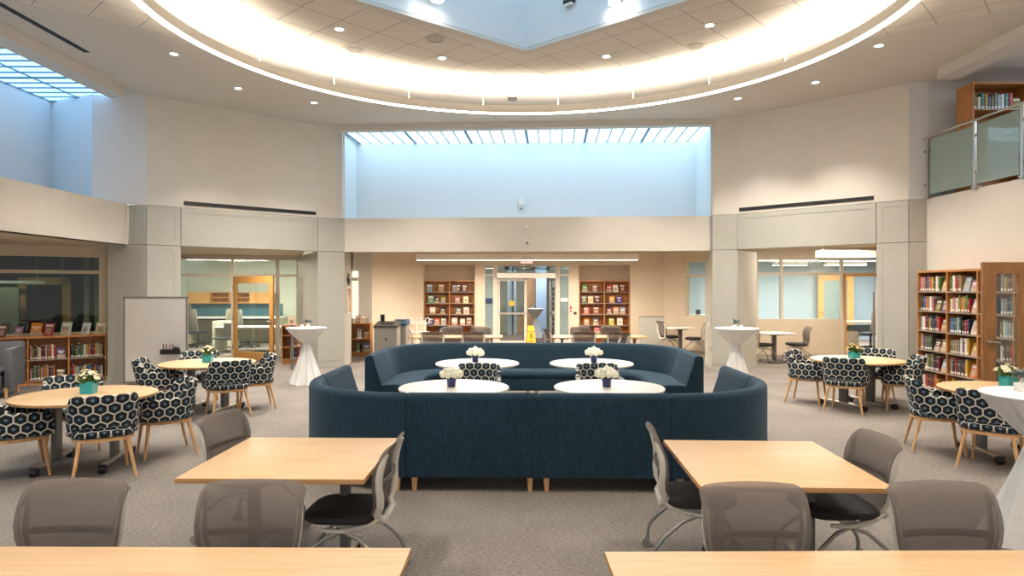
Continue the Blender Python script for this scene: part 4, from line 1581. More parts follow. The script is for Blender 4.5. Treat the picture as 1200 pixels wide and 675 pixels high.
M['bloomeye'] = mat('flower_centre', '#c7a23c', .7)
M['mum2'] = mat('buff_petals', '#cfb07a', .7, var=.1, scale=60)
teal_pot('teal pot of white flowers on the round table near the low bookcase', Xp(104, 6.95), 6.95, .731, 21, 46, .115, 'mum')
teal_pot('teal pot of white flowers on the round table by the whiteboard', Xp(243.5, 9.85), 9.85, .731, 22, 44, .105, 'mum')
teal_pot('teal pot of yellowish flowers on the round table by the office doorway', Xp(1001, 10.2), 10.2, .731, 23, 40, .11, 'mum2')
teal_pot('teal pot of pale flowers on the round table near the glazed door', Xp(1181.5, 7.45), 7.45, .731, 24, 46, .13, 'mum')


# candles and posies on the draped tables
def candle(label, x, y, z, r=.032, h=.055):
    t = thing('votive_candle', label, 'candle', (x, y, z), 0, 'white votive candles on the draped tables')
    mb = MB(); mb.lathe([(r * .9, 0), (r, .004), (r, h), (r * .88, h), (r * .86, h * .7)], 24); mb.build('holder', M['linen'], t, 40)
    mb = MB(); mb.lathe([(r * .85, h * .5), (r * .85, h * .72), (.003, h * .72), (.002, h * .95)], 16); mb.build('wax', M['rose'], t, 40)
    return t


def posy(label, x, y, z, seed, col='greyleaf'):
    rr = random.Random(seed)
    t = thing('posy_vase', label, 'vase', (x, y, z), 0, 'small posies on the draped tables')
    mb = MB(); mb.lathe([(.022, 0), (.03, .01), (.028, .05), (.016, .075), (.02, .085), (.014, .08)], 20); mb.build('vase', M['white'], t, 40)
    mb = MB(); leaf_bits(mb, 34, .02, .04, .08, .075, rr); mb.build('foliage', M[col], t, 0)
    return t


M['greyleaf'] = mat('dusty_leaf', '#6c7471', .7, var=.4, scale=40)
for (x, y, s, a, b) in ((-3.94, 12.75, 31, 'left draped table', 'by the office door'), (4.25, 12.6, 32, 'draped table', 'at the right pillar')):
    candle(f'white votive on the {a} {b}, beside the posy', x + .06, y - .08, 1.076)
    candle(f'white votive on the {a} {b}, before the posy', x - .06, y - .06, 1.076)
    posy(f'tiny grey-leaved posy on the {a} {b}', x + .015, y + .06, 1.076, s)
candle('white votive candle at the picture edge on the large draped table', 3.735, 4.90, 1.076, .036, .055)
posy('dark leafy posy at the picture edge on the large draped table', 3.86, 5.02, 1.076, 35)
posy('tiny posy on the draped table beyond the open entrance door', Xp(624, 24.5), 24.5, 1.076, 36)

# ================================================================ mobile whiteboard
WX0, WX1, WY = Xp(149.5, 12.55), Xp(216.5, 12.35), 12.45
t = thing('mobile_whiteboard', 'pale mobile whiteboard panel in grey frame standing before the left pier', 'whiteboard', ((WX0 + WX1) / 2, WY, 0), rad(2))
w = WX1 - WX0
mb = MB(); mb.box((0, 0, .86), (w - .05, .03, 1.56)); mb.build('board', M['whiteboard'], t, 0)
mb = MB()
for s in (-1, 1): mb.box((s * (w / 2 - .015), 0, .86), (.03, .045, 1.60))
mb.box((0, 0, 1.655), (w, .045, .03)); mb.box((0, 0, .07), (w, .045, .03))
mb.build('frame', M['greyframe'], t, 0)
for s in (-1, 1):
    mb = MB(); mb.box((s * (w / 2 - .1), .12, .035), (.05, .34, .04), 0, 0, .01); mb.cyl((s * (w / 2 - .1), .27, 0), (s * (w / 2 - .1), .27, .05), .03, None, 12); mb.build('foot', M['greyframe'], t, 40)
mx = Xp(201, WY) - (WX0 + WX1) / 2
mz = Zp(412, WY)
tr = thing('marker_tray', 'black tray of markers on the face of the mobile whiteboard', 'tray', ((WX0 + WX1) / 2 + mx, WY - .018, mz), rad(2))
mb = MB(); mb.box((0, -.03, .0), (.36, .055, .09), 0, 0, .008); mb.build('tray', M['blackp'], tr, 0)
for k, c in enumerate(('#222226', '#3c1f24', '#8c2a2e', '#232a3c')):
    mk = tag((MB().cyl((0, 0, 0), (0, 0, .11), .009, .007, 10)).build('marker', mat('marker_cap', c, .4), None, 40),
             f'{("black", "dark brown", "red", "navy")[k]} marker standing in the black tray on the whiteboard', 'marker', 'markers in the tray')
    mk.location = ((WX0 + WX1) / 2 + mx - .13 + k * .06, WY - .045, mz + .035)
er = tag((MB().lathe([(.045, 0), (.05, .01), (.05, .05), (.04, .06)], 20)).build('eraser', M['blackp'], None, 40), 'round black eraser in the whiteboard tray', 'eraser')
er.location = ((WX0 + WX1) / 2 + mx + .12, WY - .05, mz + .03)

# ================================================================ left office: door, desks, cabinets, chairs
hp = Vector(LP) + ld * u_d0
fe = Vector((Xp(320.5, 16.35), 16.35))          # free edge swung toward us
dd = (fe - hp)
dl_ = dd.length
t = thing('office_door', 'open wooden door with tall glass panel in the left office front', 'door', (hp.x, hp.y, 0), math.atan2(dd.y, dd.x))
hD = 2.13
mb = MB()
for a, b in (((0, -.022, .01), (.14, .022, hD)), ((dl_ - .14, -.022, .01), (dl_, .022, hD)), ((.14, -.022, hD - .18), (dl_ - .14, .022, hD)), ((.14, -.022, .01), (dl_ - .14, .022, .22))): mb.span(a, b)
mb.build('door_leaf', M['doorwood'], t, 0)
mb = MB(); mb.span((.14, -.004, .22), (dl_ - .14, .004, hD - .18)); mb.build('glass_panel', M['glass'], t, 0)
mb = MB()
for s in (-1, 1):
    mb.cyl((dl_ - .06, 0, 1.0), (dl_ - .06, s * .06, 1.0), .012, None, 10)
    mb.tube([(dl_ - .06, s * .06, 1.0), (dl_ - .18, s * .06, 1.0)], .010, 8)
    mb.box((dl_ - .06, s * .024, 1.0), (.04, .006, .12))
mb.build('lever_handle', M['satin'], t, 40)
for z in (.3, 1.05, 1.85):
    mb = MB(); mb.cyl((0, -.026, z - .05), (0, -.026, z + .05), .012, None, 10); mb.build('hinge', M['steel'], t, 40)

yb = 22.55
zc0, zc1 = Zp(355.5, 22.2), Zp(342.5, 22.2)
cabx = [Xp(p, 22.2) for p in (219, 245, 269, 293, 318)]
for i in range(4):
    t = thing('wall_cabinet', ('wooden wall cabinet with plain front beside the whiteboard, in the left office', 'open wooden wall cabinet in the left office, between two closed ones', 'open wooden wall cabinet seen through the office door glass', 'closed wooden wall cabinet seen at the latch side of the office door')[i], 'cabinet', (cabx[i], 22.2, zc0), 0, 'wall cabinets in the left office')
    w, h = cabx[i + 1] - cabx[i] - .004, zc1 - zc0
    mb = MB()
    mb.span((0, 0, 0), (.02, .35, h)); mb.span((w - .02, 0, 0), (w, .35, h)); mb.span((0, 0, 0), (w, .35, .02)); mb.span((0, 0, h - .02), (w, .35, h)); mb.span((0, .33, 0), (w, .35, h))
    mb.build('carcass', M['doorwood'], t, 0)
    if i in (0, 3):
        mb = MB(); mb.span((.0, -.02, .0), (w, 0, h)); mb.build('door', M['doorwood'], t, 0)
    else:
        mb = MB(); mb.span((.02, .05, h * .48), (w - .02, .33, h * .52)); mb.build('shelf', M['doorwood'], t, 0)
mb = MB(); mb.span((Xp(224, 22.5), 22.52, .70), (Xp(330, 22.5), 22.59, zc0 - .02)); struct(mb.build('wall_teal_splashback', M['tealwall'], smooth=0))


def desk(name, label, x0, x1, y0, y1, h, panels, mtop, mside):
    t = thing(name, label, 'desk', ((x0 + x1) / 2, (y0 + y1) / 2, 0))
    w, d = x1 - x0, y1 - y0
    mb = MB(); mb.box((0, 0, h - .02), (w, d, .04), 0, 0, .004); mb.build('worktop', mtop, t, 0)
    for s in panels:
        mb = MB(); mb.box((s * (w / 2 - .02), 0, (h - .04) / 2), (.035, d - .04, h - .04)); mb.build('side_panel', mside, t, 0)
    mb = MB(); mb.box((0, d / 2 - .05, h * .62), (w - .08, .025, h * .45)); mb.build('modesty_panel', mside, t, 0)
    return t


M['paleside'] = mat('pale_side', '#d9d3bf', .6)
desk('counter_desk', 'long white worktop under the wooden wall cabinets', Xp(217, 21.6), Xp(330, 21.6), 21.3, 22.45, .89, (-1, 1), M['white'], M['paleside'])
desk('return_desk', 'white worktop beyond the office door, behind the small grey chair', Xp(251, 18.9), Xp(330, 18.9), 18.9, 19.7, .72, (-1, 1), M['white'], M['paleside'])
t = thing('storage_pedestal', 'pale storage panel unit standing beside the task chairs in the left office', 'cabinet', (Xp(263, 20.4), 20.5, 0))
mb = MB(); mb.box((0, 0, .42), (.62, .5, .80), 0, 0, .004); mb.build('carcass', M['paleside'], t, 0)
mb = MB(); mb.box((0, -.255, .62), (.58, .015, .32)); mb.build('drawer', M['paleside'], t, 0)
mb = MB(); mb.box((0, -.255, .24), (.58, .015, .36)); mb.build('drawer', M['paleside'], t, 0)


def task_chair(label, x, y, rz, group):
    t = thing('task_chair', label, 'chair', (x, y, 0), rz, group)
    mb = MB(); mb.slab([(.44, .05), (.45, .01), (.49, 0), (.51, .04)], .25, .24, 32, 3.5); mb.build('seat', M['navyseat'], t, 50)
    mb = MB()
    rows = []
    for f in range(9):
        z = .50 + f * .085
        y_ = -.22 - .05 * math.sin(f / 8 * PI) - .012 * f * 0 - .10 * (f / 8) ** 2
        w_ = .21 + .05 * math.sin(min(1, f / 6) * PI * .5) - (.07 if f == 8 else 0)
        rows.append((z, y_, w_))
    fr_ = [[mb.v((u * w_, y_ + .05 * u * u, z)) for u in (-1, -.6, -.2, .2, .6, 1)] for z, y_, w_ in rows]
    bk = [[mb.v((u * w_, y_ + .05 * u * u - .02, z)) for u in (-1, -.6, -.2, .2, .6, 1)] for z, y_, w_ in rows]
    for i in range(8):
        mb.bridge(fr_[i], fr_[i + 1], 0, False); mb.bridge(bk[i + 1], bk[i], 0, False)
    lp = lambda G: G[0][:-1] + [r[-1] for r in G[:-1]] + list(reversed(G[-1]))[:-1] + [r[0] for r in reversed(G)][:-1]
    mb.bridge(lp(fr_), lp(bk))
    mb.build('backrest', M['shell'], t, 60)
    mb = MB(); mb.cyl((0, 0, .06), (0, 0, .45), .03, None, 14); mb.build('gas_lift', M['blackp'], t, 40)
    mb = MB()
    for k in range(5):
        a = k * 2 * PI / 5
        mb.tube([(0, 0, .10), (.30 * math.cos(a), .30 * math.sin(a), .07)], [.025, .016], 8)
        mb.cyl((.30 * math.cos(a), .30 * math.sin(a), 0), (.30 * math.cos(a), .30 * math.sin(a), .06), .028, None, 10)
    mb.build('star_base', M['blackp'], t, 40)
    return t


M['navyseat'] = mat('navy_seat', '#1f2b3a', .8)
M['shell'] = mat('grey_shell', '#948c7f', .5)
G4 = 'chairs in the left office'
task_chair('grey-shelled task chair with navy seat seen past the edge of the whiteboard', Xp(231.5, 20.7), 20.75, rad(-25), G4)
task_chair('task chair half hidden by the whiteboard edge in the left office', Xp(214, 20.0), 20.2, rad(-60), G4)
task_chair('pale task chair at the long counter under the teal wall', Xp(261, 21.0), 21.1, rad(75), G4)
task_chair('task chair seen through the glass of the open office door', Xp(291, 20.5), 20.5, rad(-50), G4)
t = thing('visitor_chair', 'small grey visitor chair with thin legs beyond the office door jamb', 'chair', (Xp(259, 18.3), 18.35, 0), rad(150), G4)
mb = MB(); mb.slab([(.42, .03), (.43, 0), (.455, 0), (.465, .03)], .22, .21, 28, 3.5); mb.build('seat', M['navyseat'], t, 50)
mb = MB(); mb.box((0, -.22, .68), (.40, .025, .34), 0, 0, .01); mb.build('backrest', M['shell'], t, 40)
for sx in (-1, 1):
    for sy in (-1, 1):
        mb = MB(); mb.tube([(sx * .18, sy * .17, .43), (sx * .21, sy * .21, 0)], .011, 8); mb.build('leg', M['steel'], t, 60)


def light_bar(name, label, x0, x1, y, z, group, w=.12, h=.07, m='strip', rz=0, drop=None):
    t = thing(name, label, 'lamp', ((x0 + x1) / 2, y, z), rz, group)
    L = x1 - x0
    mb = MB(); mb.box((0, 0, h / 2 + .006), (L, w, h)); mb.build('housing', M['white'], t, 0)
    mb = MB(); mb.box((0, 0, .0), (L - .02, w - .015, .012)); mb.build('diffuser', M[m], t, 0)
    if drop:
        for s in (-1, 1):
            mb = MB(); mb.cyl((s * L * .4, 0, h), (s * L * .4, 0, h + drop), .006, None, 8); mb.build('cable', M['white'], t, 0)
    return t


G5 = 'bar lights in the left office'
light_bar('glow_bar', 'bright bar light nearest the glass in the left office', -9.4, -6.3, 18.6, 2.70, G5)
light_bar('glow_bar', 'bar light deeper in the left office', -10.0, -7.0, 20.6, 2.70, G5, rz=rad(4))
# grey post and left high stool post beside the draped table
t = tag((MB().cyl((0, 0, 0), (0, 0, 1.0), .03, None, 16)).build('metal_post', M['greyleg'], None, 40), 'slim grey metal post standing left of the draped table by the office door', 'post')
t.location = (Xp(342.5, 14.9), 14.9, 0)

# ================================================================ right office
G6 = 'bar lights in the right office'
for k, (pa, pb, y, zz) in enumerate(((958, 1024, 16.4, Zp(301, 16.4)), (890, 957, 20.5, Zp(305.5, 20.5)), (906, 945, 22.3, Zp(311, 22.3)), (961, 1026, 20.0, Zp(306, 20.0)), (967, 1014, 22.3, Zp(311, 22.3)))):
    light_bar('glow_bar', ('wide pendant bar light hung in front of the right office windows', 'bar light behind the windows, above the small table, right office', 'deepest bar light on the pillar side of the right office', 'bar light behind the doorway side of the right office', 'deepest bar light on the doorway side of the right office')[k],
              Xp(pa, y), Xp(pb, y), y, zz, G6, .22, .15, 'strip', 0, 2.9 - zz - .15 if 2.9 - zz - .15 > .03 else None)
t = thing('office_door', 'wooden door with glass panel on the far wall of the right office', 'door', (Xp(958.5, 23.3), 23.3, 0))
w, hD = Xp(1000, 23.3) - Xp(958.5, 23.3), Zp(322, 23.3)
mb = MB()
for a, b in (((0, -.03, 0), (.20, .03, hD)), ((w - .20, -.03, 0), (w, .03, hD)), ((.2, -.03, hD - .2), (w - .2, .03, hD)), ((.2, -.03, 0), (w - .2, .03, .25))): mb.span(a, b)
mb.build('door_leaf', M['doorwood'], t, 0)
mb = MB(); mb.span((.2, -.01, .25), (w - .2, .01, hD - .2)); mb.build('glass_panel', M['frost'], t, 0)
mb = MB(); mb.cyl((.09, -.03, 1.0), (.09, -.08, 1.0), .012, None, 8); mb.tube([(.09, -.08, 1.0), (.2, -.08, 1.0)], .01, 8); mb.build('lever_handle', M['satin'], t, 40)
desk('office_desk', 'pale wooden desk seen through the open office doorway', Xp(985, 20.5), Xp(1040, 20.5), 20.2, 21.0, .80, (-1, 1), M['maple'], M['bluegrey'])
t = thing('storage_pedestal', 'tan drawer pedestal under the desk in the right office', 'cabinet', (Xp(997, 20.3), 20.45, 0))
mb = MB(); mb.box((0, 0, .26), (.42, .45, .50), 0, 0, .004); mb.build('carcass', M['tan'], t, 0)
mb = MB(); mb.box((0, -.23, .37), (.39, .012, .2)); mb.build('drawer', M['tan'], t, 0)
task_chair('grey chair behind the desk, seen through the open office doorway', Xp(1016, 20.0), 19.8, rad(20), 'chairs in the right office')
t = thing('sliding_panel', 'dark grey edge-on panel at the right side of the open office doorway', 'panel', (Xp(1024, 17.3), 17.3, 0), rad(62))
mb = MB(); mb.box((0, 0, .97), (.9, .05, 1.55), 0, 0, .005); mb.build('panel', M['greyleg'], t, 0)
mb = MB(); mb.box((0, 0, .12), (.8, .12, .16)); mb.build('foot', M['greyleg'], t, 0)
for px, ww in ((807, .2), (815, .5), (822, .22)):
    pass
t = thing('desktop_speaker', 'small dark object behind the rear window sill, on the partition side', 'speaker', (Xp(806.3, 20.6), 20.6, 0))
mb = MB(); mb.span((-.45, .06, 0), (.95, .6, 1.0)); mb.build('cabinet', M['white'], t, 0)
mb = MB(); mb.box((0, .2, 1.06), (.13, .1, .11), 0, 0, .01); mb.build('speaker', M['blackp'], t, 40)
mb = MB(); mb.box((.37, .2, 1.08), (.13, .1, .15), 0, 0, .01); mb.build('speaker', M['blackp'], t, 40)

# ================================================================ waste bins and hall furniture
def bin_(label, px0, px1, y, d, h, lid):
    x0, x1 = Xp(px0, y), Xp(px1, y)
    t = thing('waste_bin', label, 'bin', ((x0 + x1) / 2, y + d / 2, 0), rad(2), 'square waste bins')
    w = x1 - x0
    mb = MB(); mb.box((0, 0, (h - .14) / 2), (w - .02, d - .02, h - .14), 0, 0, .01); mb.build('body', M['greybin'], t, 0)
    mb = MB()
    pts = [(-w / 2, -d / 2, h - .14), (w / 2, -d / 2, h - .14), (w / 2, d / 2, h - .14), (-w / 2, d / 2, h - .14)]
    top = [(-w / 2, -d / 2, h - .08), (w / 2, -d / 2, h - .08), (w / 2, d / 2, h), (-w / 2, d / 2, h)]
    a, b = [mb.v(p) for p in pts], [mb.v(p) for p in top]
    mb.bridge(a, b); mb.face(b); mb.face(list(reversed(a)))
    mb.build('lid', M[lid], t, 0)
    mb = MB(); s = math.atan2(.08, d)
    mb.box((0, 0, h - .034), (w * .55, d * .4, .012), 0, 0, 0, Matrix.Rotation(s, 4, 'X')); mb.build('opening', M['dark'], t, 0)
    if lid == 'darklid':
        mb = MB(); mb.lathe([(.03, 0), (.03, .006)], 16)
        o = mb.build('emblem', M['blackp'], t, 0); o.location = (w * .0 + .02, -d / 2 + .008, h - .42); o.rotation_euler = (PI / 2, 0, 0); o.scale = (.7, 1.2, 1)
    return t


M['darklid'] = mat('charcoal_lid', '#3c3a37', .45)
bin_('grey waste bin with charcoal lid by the small bookcase', 437, 464.5, 16.6, .75, .97, 'darklid')
bin_('grey recycling bin with blue lid behind the charcoal-lidded one', 458, 475.5, 17.45, .75, .98, 'bluelid')
t = thing('door_intercom', 'small black box standing on top of the charcoal-lidded bin', 'box', (Xp(448.5, 17.2), 17.2, .957))
mb = MB(); mb.box((0, 0, .08), (.10, .10, .22), 0, 0, .01); mb.build('body', M['blackp'], t, 0)
mb = MB(); mb.box((0, -.05, .1), (.06, .01, .08)); mb.build('front', M['slot'], t, 0)
t = thing('wall_outlet', 'pale wall outlet above the waste bins', 'switch', (Xp(445.5, 18.95), 19.0, Zp(355, 19)), rad(47))
mb = MB(); mb.box((0, -.0, 0), (.08, .03, .13), 0, 0, .004); mb.build('plate', M['white'], t, 0)
mb = MB(); mb.box((0, -.016, 0), (.03, .01, .05)); mb.build('socket', M['slot'], t, 0)
# white wire rack against the diagonal wall
t = thing('wire_rack', 'white wire rack with curled ends in front of the tan wall, behind the work tables', 'rack', (Xp(483, 19.4), 19.4, 0), rad(12))
for s in (-.36, -.12, .12, .36):
    mb = MB()
    mb.tube([(s, 0, 0), (s, 0, .75), (s + .02, 0, .92), (s + .10, 0, .97), (s + .15, 0, .90), (s + .12, 0, .84)], .014, 8)
    mb.build('upright', M['white'], t, 60)
for z in (.25, .55, .80):
    mb = MB(); mb.tube([(-.42, 0, z), (.5, 0, z)], .012, 8); mb.build('rail', M['white'], t, 60)
mb = MB(); mb.span((-.42, .1, 0), (.42, .3, .86)); mb.build('cabinet', M['rearwall'], t, 0)
t = thing('mobile_partition', 'low grey rolling partition beside the right display bookcase', 'partition', (Xp(763.5, 19.6), 19.6, 0), rad(-2))
mb = MB(); mb.box((0, 0, .53), (Xp(777.5, 19.6) - Xp(749.5, 19.6), .05, .90)); mb.build('board', M['panel'], t, 0)
mb = MB(); mb.box((0, 0, .985), (Xp(778, 19.6) - Xp(749, 19.6), .06, .03)); mb.build('top_rail', M['greyframe'], t, 0)
for s in (-1, 1):
    mb = MB(); mb.box((s * .3, 0, .04), (.05, .4, .05)); mb.build('foot', M['greyframe'], t, 0)

# pendant over the hall
YP = 17.2
M['pendant'] = emission('pendant_lens', (1.0, .82, .66), 2.4)
light_bar('linear_pendant', 'long linear pendant lamp hanging across the entrance hall', Xp(488, YP), Xp(747.5, YP), YP, Zp(304.8, YP), None, .16, .14, 'pendant', rad(-.8), 2.95 - Zp(304.8, YP) - .14)

# ================================================================ glazed entrance
def E(px): return Xp(px, YB + .05)
def EZ(py): return Zp(py, YB + .05)


fr = MB()
Y0, Y1 = YB + .02, YB + .14
for a, b in ((566.5, 568.5), (577.8, 583.4), (651, 656), (666.2, 668.5)): fr.span((E(a), Y0, 0), (E(b), Y1, EZ(310.5)))
fr.span((E(566.5), Y0 - .003, EZ(312)), (E(668.5), Y1 + .003, EZ(309.5)))
fr.span((E(568), Y0 + .003, EZ(323.5)), (E(580), Y1 - .003, EZ(321.2))); fr.span((E(655), Y0 + .003, EZ(323.5)), (E(667), Y1 - .003, EZ(321.2)))
fr.span((E(566.5), Y0 + .01, 0), (E(580), Y1, .22)); fr.span((E(654), Y0 + .01, 0), (E(668.5), Y1, .22))
ef = struct(fr.build('window_9', M['frame'], smooth=0))
g = MB()
for a, b, c, d in ((568.5, 577.8, 321, 312), (656, 666.2, 321, 312), (568.5, 577.8, 400, 323.5), (656, 666.2, 400, 323.5), (583, 651.5, 321, 311.5)): g.span((E(a), YB + .07, EZ(c)), (E(b), YB + .08, EZ(d)))
g.build('pane', M['entryglass'], ef, smooth=0)
wall('wall_entrance_lintel', (eL, YB + .02), (eR, YB + .02), EZ(309.6), ZR, M['rearwall'], .3, 1)
t = thing('door_operator', 'bright metal door operator box over the glass entrance doors', 'door operator', ((E(582.5) + E(651.5)) / 2, YB - .02, EZ(323)))
mb = MB(); mb.box((0, 0, 0), (E(651.5) - E(582.5), .16, EZ(320) - EZ(326.2)), 0, 0, .01); mb.build('cover', M['opsteel'] if 'opsteel' in M else M['satin'], t, 0)
mb = MB(); mb.box((0, -.02, -.095), (.18, .1, .03)); mb.build('arm', M['greyleg'], t, 0)


def glass_door(label, pxa, pxb, y, rz, bar, hinge_left=True):
    w = E(pxb) - E(pxa)
    h = EZ(326.5)
    t = thing('glass_door', label, 'door', (E(pxa) if hinge_left else E(pxb), y, 0), rz)
    s = 1 if hinge_left else -1
    mb = MB()
    for a, b in (((0, -.025, .01), (s * .06, .025, h)), ((s * (w - .08), -.025, .01), (s * w, .025, h)), ((s * .06, -.025, h - .07), (s * (w - .08), .025, h)), ((s * .06, -.025, .01), (s * (w - .08), .025, .2))): mb.span(a, b)
    mb.build('door_frame', M['frame'], t, 0)
    mb = MB(); mb.span((s * .06, -.005, .2), (s * (w - .08), .005, h - .07)); mb.build('pane', M['glass'], t, 0)
    if bar:
        mb = MB(); mb.span((s * .03, -.10, 1.015), (s * (w - .02), -.05, 1.075)); mb.span((s * .03, -.06, 1.0), (s * .07, -.02, 1.09)); mb.span((s * (w - .07), -.06, 1.0), (s * (w - .03), -.02, 1.09)); mb.build('push_bar', M['satin'], t, 0)
    return t


glass_door('closed glass entrance door with push bar and round yellow sticker', 583.6, 617.4, YB + .08, 0, True)
glass_door('open glass entrance door swung away into the vestibule', 617.6, 651, YB + .10, rad(-84), True, False)
st = MB(); st.lathe([(.0, 0), (.088, 0), (.088, .004), (0, .004)], 28, (0, 0, 0), 0, False)
o = tag(st.build('round_sticker', M['yellow'], None, 0), 'round yellow warning sticker on the closed glass entrance door', 'sticker')
o.location = (E(599.7), YB + .073, EZ(355.5)); o.rotation_euler = (PI / 2, 0, 0)


def lettering(text, loc, rz, size, m, label, cat='sign', name='lettering', parent=None, ext=.006, align='CENTER', flip=False):
    cu = bpy.data.curves.new(name, 'FONT')
    cu.body = text
    cu.size = size
    cu.extrude = ext
    cu.offset = size * .022
    cu.align_x = align
    cu.align_y = 'CENTER'
    tmp = bpy.data.objects.new(name, cu)
    COL.objects.link(tmp)
    bpy.context.view_layer.update()
    me = bpy.data.meshes.new_from_object(tmp.evaluated_get(bpy.context.evaluated_depsgraph_get()))
    bpy.data.objects.remove(tmp)
    me.materials.clear()
    me.materials.append(m)
    o = bpy.data.objects.new(name, me)
    COL.objects.link(o)
    o.location = loc
    o.rotation_euler = (PI / 2, 0, rz)
    if parent: o.parent = parent
    else: tag(o, label, cat)
    return o


M['ink'] = mat('dark_lettering', '#2a2a2a', .5)
M['greyink'] = mat('grey_lettering', '#23282a', .6)
t = thing('entrance_lettering', 'grey lettering on the glass band above the entrance doors', 'sign', (E(617), YB, EZ(314.6)))
lettering('Madden', (-.10, -.02, 0), 0, .18, M['greyink'], None, parent=t, align='RIGHT', name='word')
lettering('Commons', (-.03, -.02, 0), 0, .18, M['greyink'], None, parent=t, align='LEFT', name='word')
# exit sign
t = thing('exit_sign', 'pale lit exit sign with red letters hanging above the entrance doors', 'sign', (Xp(617, 19), 19, Zp(305.6, 19)))
mb = MB(); mb.box((0, 0, 0), (.345, .05, .15), 0, 0, .005); mb.build('sign_box', emission('exit_face', (1.0, .60, .50), .62), t, 0)
mb = MB(); mb.cyl((0, 0, .07), (0, 0, ZR - Zp(305.6, 19)), .012, None, 8); mb.build('stem', M['white'], t, 0)
lettering('EXIT', (0, -.026, 0), 0, .125, emission('exit_letters', (.86, .22, .13), .75), None, parent=t, ext=.002)
# navy notice on the left sidelight, pale notice and dark coat-like panel on the right one
for nm, px0, px1, py0, py1, m, lab in (('notice', 568.8, 577.0, 349.5, 355.5, 'navy', 'small navy notice on the left sidelight of the entrance'), ('notice', 657, 665.3, 349.2, 353.5, 'white', 'small white notice on the right sidelight of the entrance')):
    mb = MB(); mb.span((E(px0), YB + .045, EZ(py1)), (E(px1), YB + .06, EZ(py0)))
    tag(mb.build(nm, M[m], None, 0), lab, 'notice')
t = thing('card_reader', 'small dark card reader on the wall right of the entrance', 'card reader', (Xp(674, YB), YB - .015, Zp(367, YB)))
mb = MB(); mb.box((0, 0, 0), (.09, .03, .09), 0, 0, .006); mb.build('body', M['greyleg'], t, 0)
mb = MB(); mb.box((0, -.015, .01), (.05, .01, .04)); mb.build('face', M['slot'], t, 0)
t = thing('fire_pull', 'small red alarm pull on the entrance frame', 'alarm', (E(668.7), YB - .02, EZ(362)))
mb = MB(); mb.box((0, 0, 0), (.05, .04, .16), 0, 0, .006); mb.build('box', M['red'], t, 0)
mb = MB(); mb.box((0, -.022, -.02), (.035, .01, .04)); mb.build('handle', M['white'], t, 0)
# wet floor sign
t = thing('wet_floor_sign', 'yellow folding wet floor sign in the open entrance doorway', 'sign', (Xp(622, 19.6), 19.6, 0), rad(8))
for s in (-1, 1):
    mb = MB()
    b = [mb.v((x, s * .14 + y, z)) for x, y, z in ((-.15, -.006, 0), (.15, -.006, 0), (.15, .006, 0), (-.15, .006, 0))]
    a = [mb.v((x, s * .012 + y, z)) for x, y, z in ((-.09, -.006, .72), (.09, -.006, .72), (.09, .006, .72), (-.09, .006, .72))]
    mb.bridge(b, a); mb.face(a); mb.face(list(reversed(b)))
    mb.build('panel', M['yellow'], t, 0)
ti = math.atan2(.128, .72)
for z, s, tx in ((.55, .05, 'CAUTION'), (.27, .05, 'WET'), (.2, .05, 'FLOOR')):
    o = lettering(tx, (0, -.151 + z * .1778 - .003, z), 0, s, M['ink'], None, parent=t, ext=.002)
    o.rotation_euler = (PI / 2 - ti, 0, 0)
mb = MB(); mb.tube([(-.05, 0, 0), (0, 0, .09), (.05, 0, 0)], .012, 6); mb.lathe([(.02, .10), (.03, .12), (.02, .14)], 10)
o = mb.build('symbol', M['ink'], t, 0); o.location = (0, -.09, .36)
# vestibule beyond
M['lobbyfloor'] = mat('lobby_mat', '#5f4a3b', .9, var=.1, scale=20)
mb = MB(); mb.span((-3.5, YB + .2, .0), (4.5, 31, .006)); struct(mb.build('floor_vestibule', M['lobbyfloor'], smooth=0))
YL = 28.0
wall('wall_vestibule_back', (-4.0, YL), (5, YL), 0, 3.2, mat('vestibule_beige', '#c9bf9f', .8), .1, 1)
wall('wall_vestibule_left', (-2.6, YB + .62), (-2.9, YL), 0, 3.2, mat('vestibule_sage', '#8c9a8c', .8), .1, 1)
wall('wall_vestibule_right', (3.0, YB + .62), (3.3, YL), 0, 3.2, mat('vestibule_grey', '#8b979c', .8), .1, -1)
mb = MB(); mb.span((-3.2, YB + .3, 2.95), (3.6, YL, 3.05)); struct(mb.build('ceiling_vestibule', M['white'], smooth=0))
mb = MB(); mb.span((Xp(628, 26), 26, 0), (Xp(640.5, 26), 26.4, 2.95)); struct(mb.build('wall_vestibule_blue', mat('lobby_blue_wall', '#a9bccf', .8), smooth=0))
mb = MB(); mb.span((Xp(617.5, 26.4), 26.45, 0), (Xp(628, 26.4), 26.6, 2.4)); struct(mb.build('wall_vestibule_wood', mat('lobby_wood', '#b98d62', .6), smooth=0))
mb = MB(); mb.span((Xp(594.5, 26), 26, 0), (Xp(600, 26), 26.3, 2.95)); struct(mb.build('trim_9', M['bluegrey'], smooth=0))
mb = MB(); mb.span((Xp(600, 25.9), 25.9, 0), (Xp(602, 25.9), 26.0, 2.95)); struct(mb.build('trim_10', M['dark'], smooth=0))
mb = MB(); mb.span((Xp(602, 26), 26, 0), (Xp(605, 26), 26.3, 2.95)); struct(mb.build('trim_11', M['bluegrey'], smooth=0))
t = thing('lobby_counter', 'low pale counter with wooden end beyond the closed glass door', 'counter', (Xp(602, 27), 27.2, 0))
mb = MB(); mb.span((-2.0, 0, 0), (.15, .5, .85)); mb.build('front', mat('counter_cream', '#c8c49f', .6), t, 0)
mb = MB(); mb.span((.15, -.01, .0), (.85, .5, .85)); mb.build('wooden_end', M['doorwood'], t, 0)
mb = MB(); mb.span((-2.05, -.04, .85), (.9, .54, .90)); mb.build('top', M['bluegrey'], t, 0)
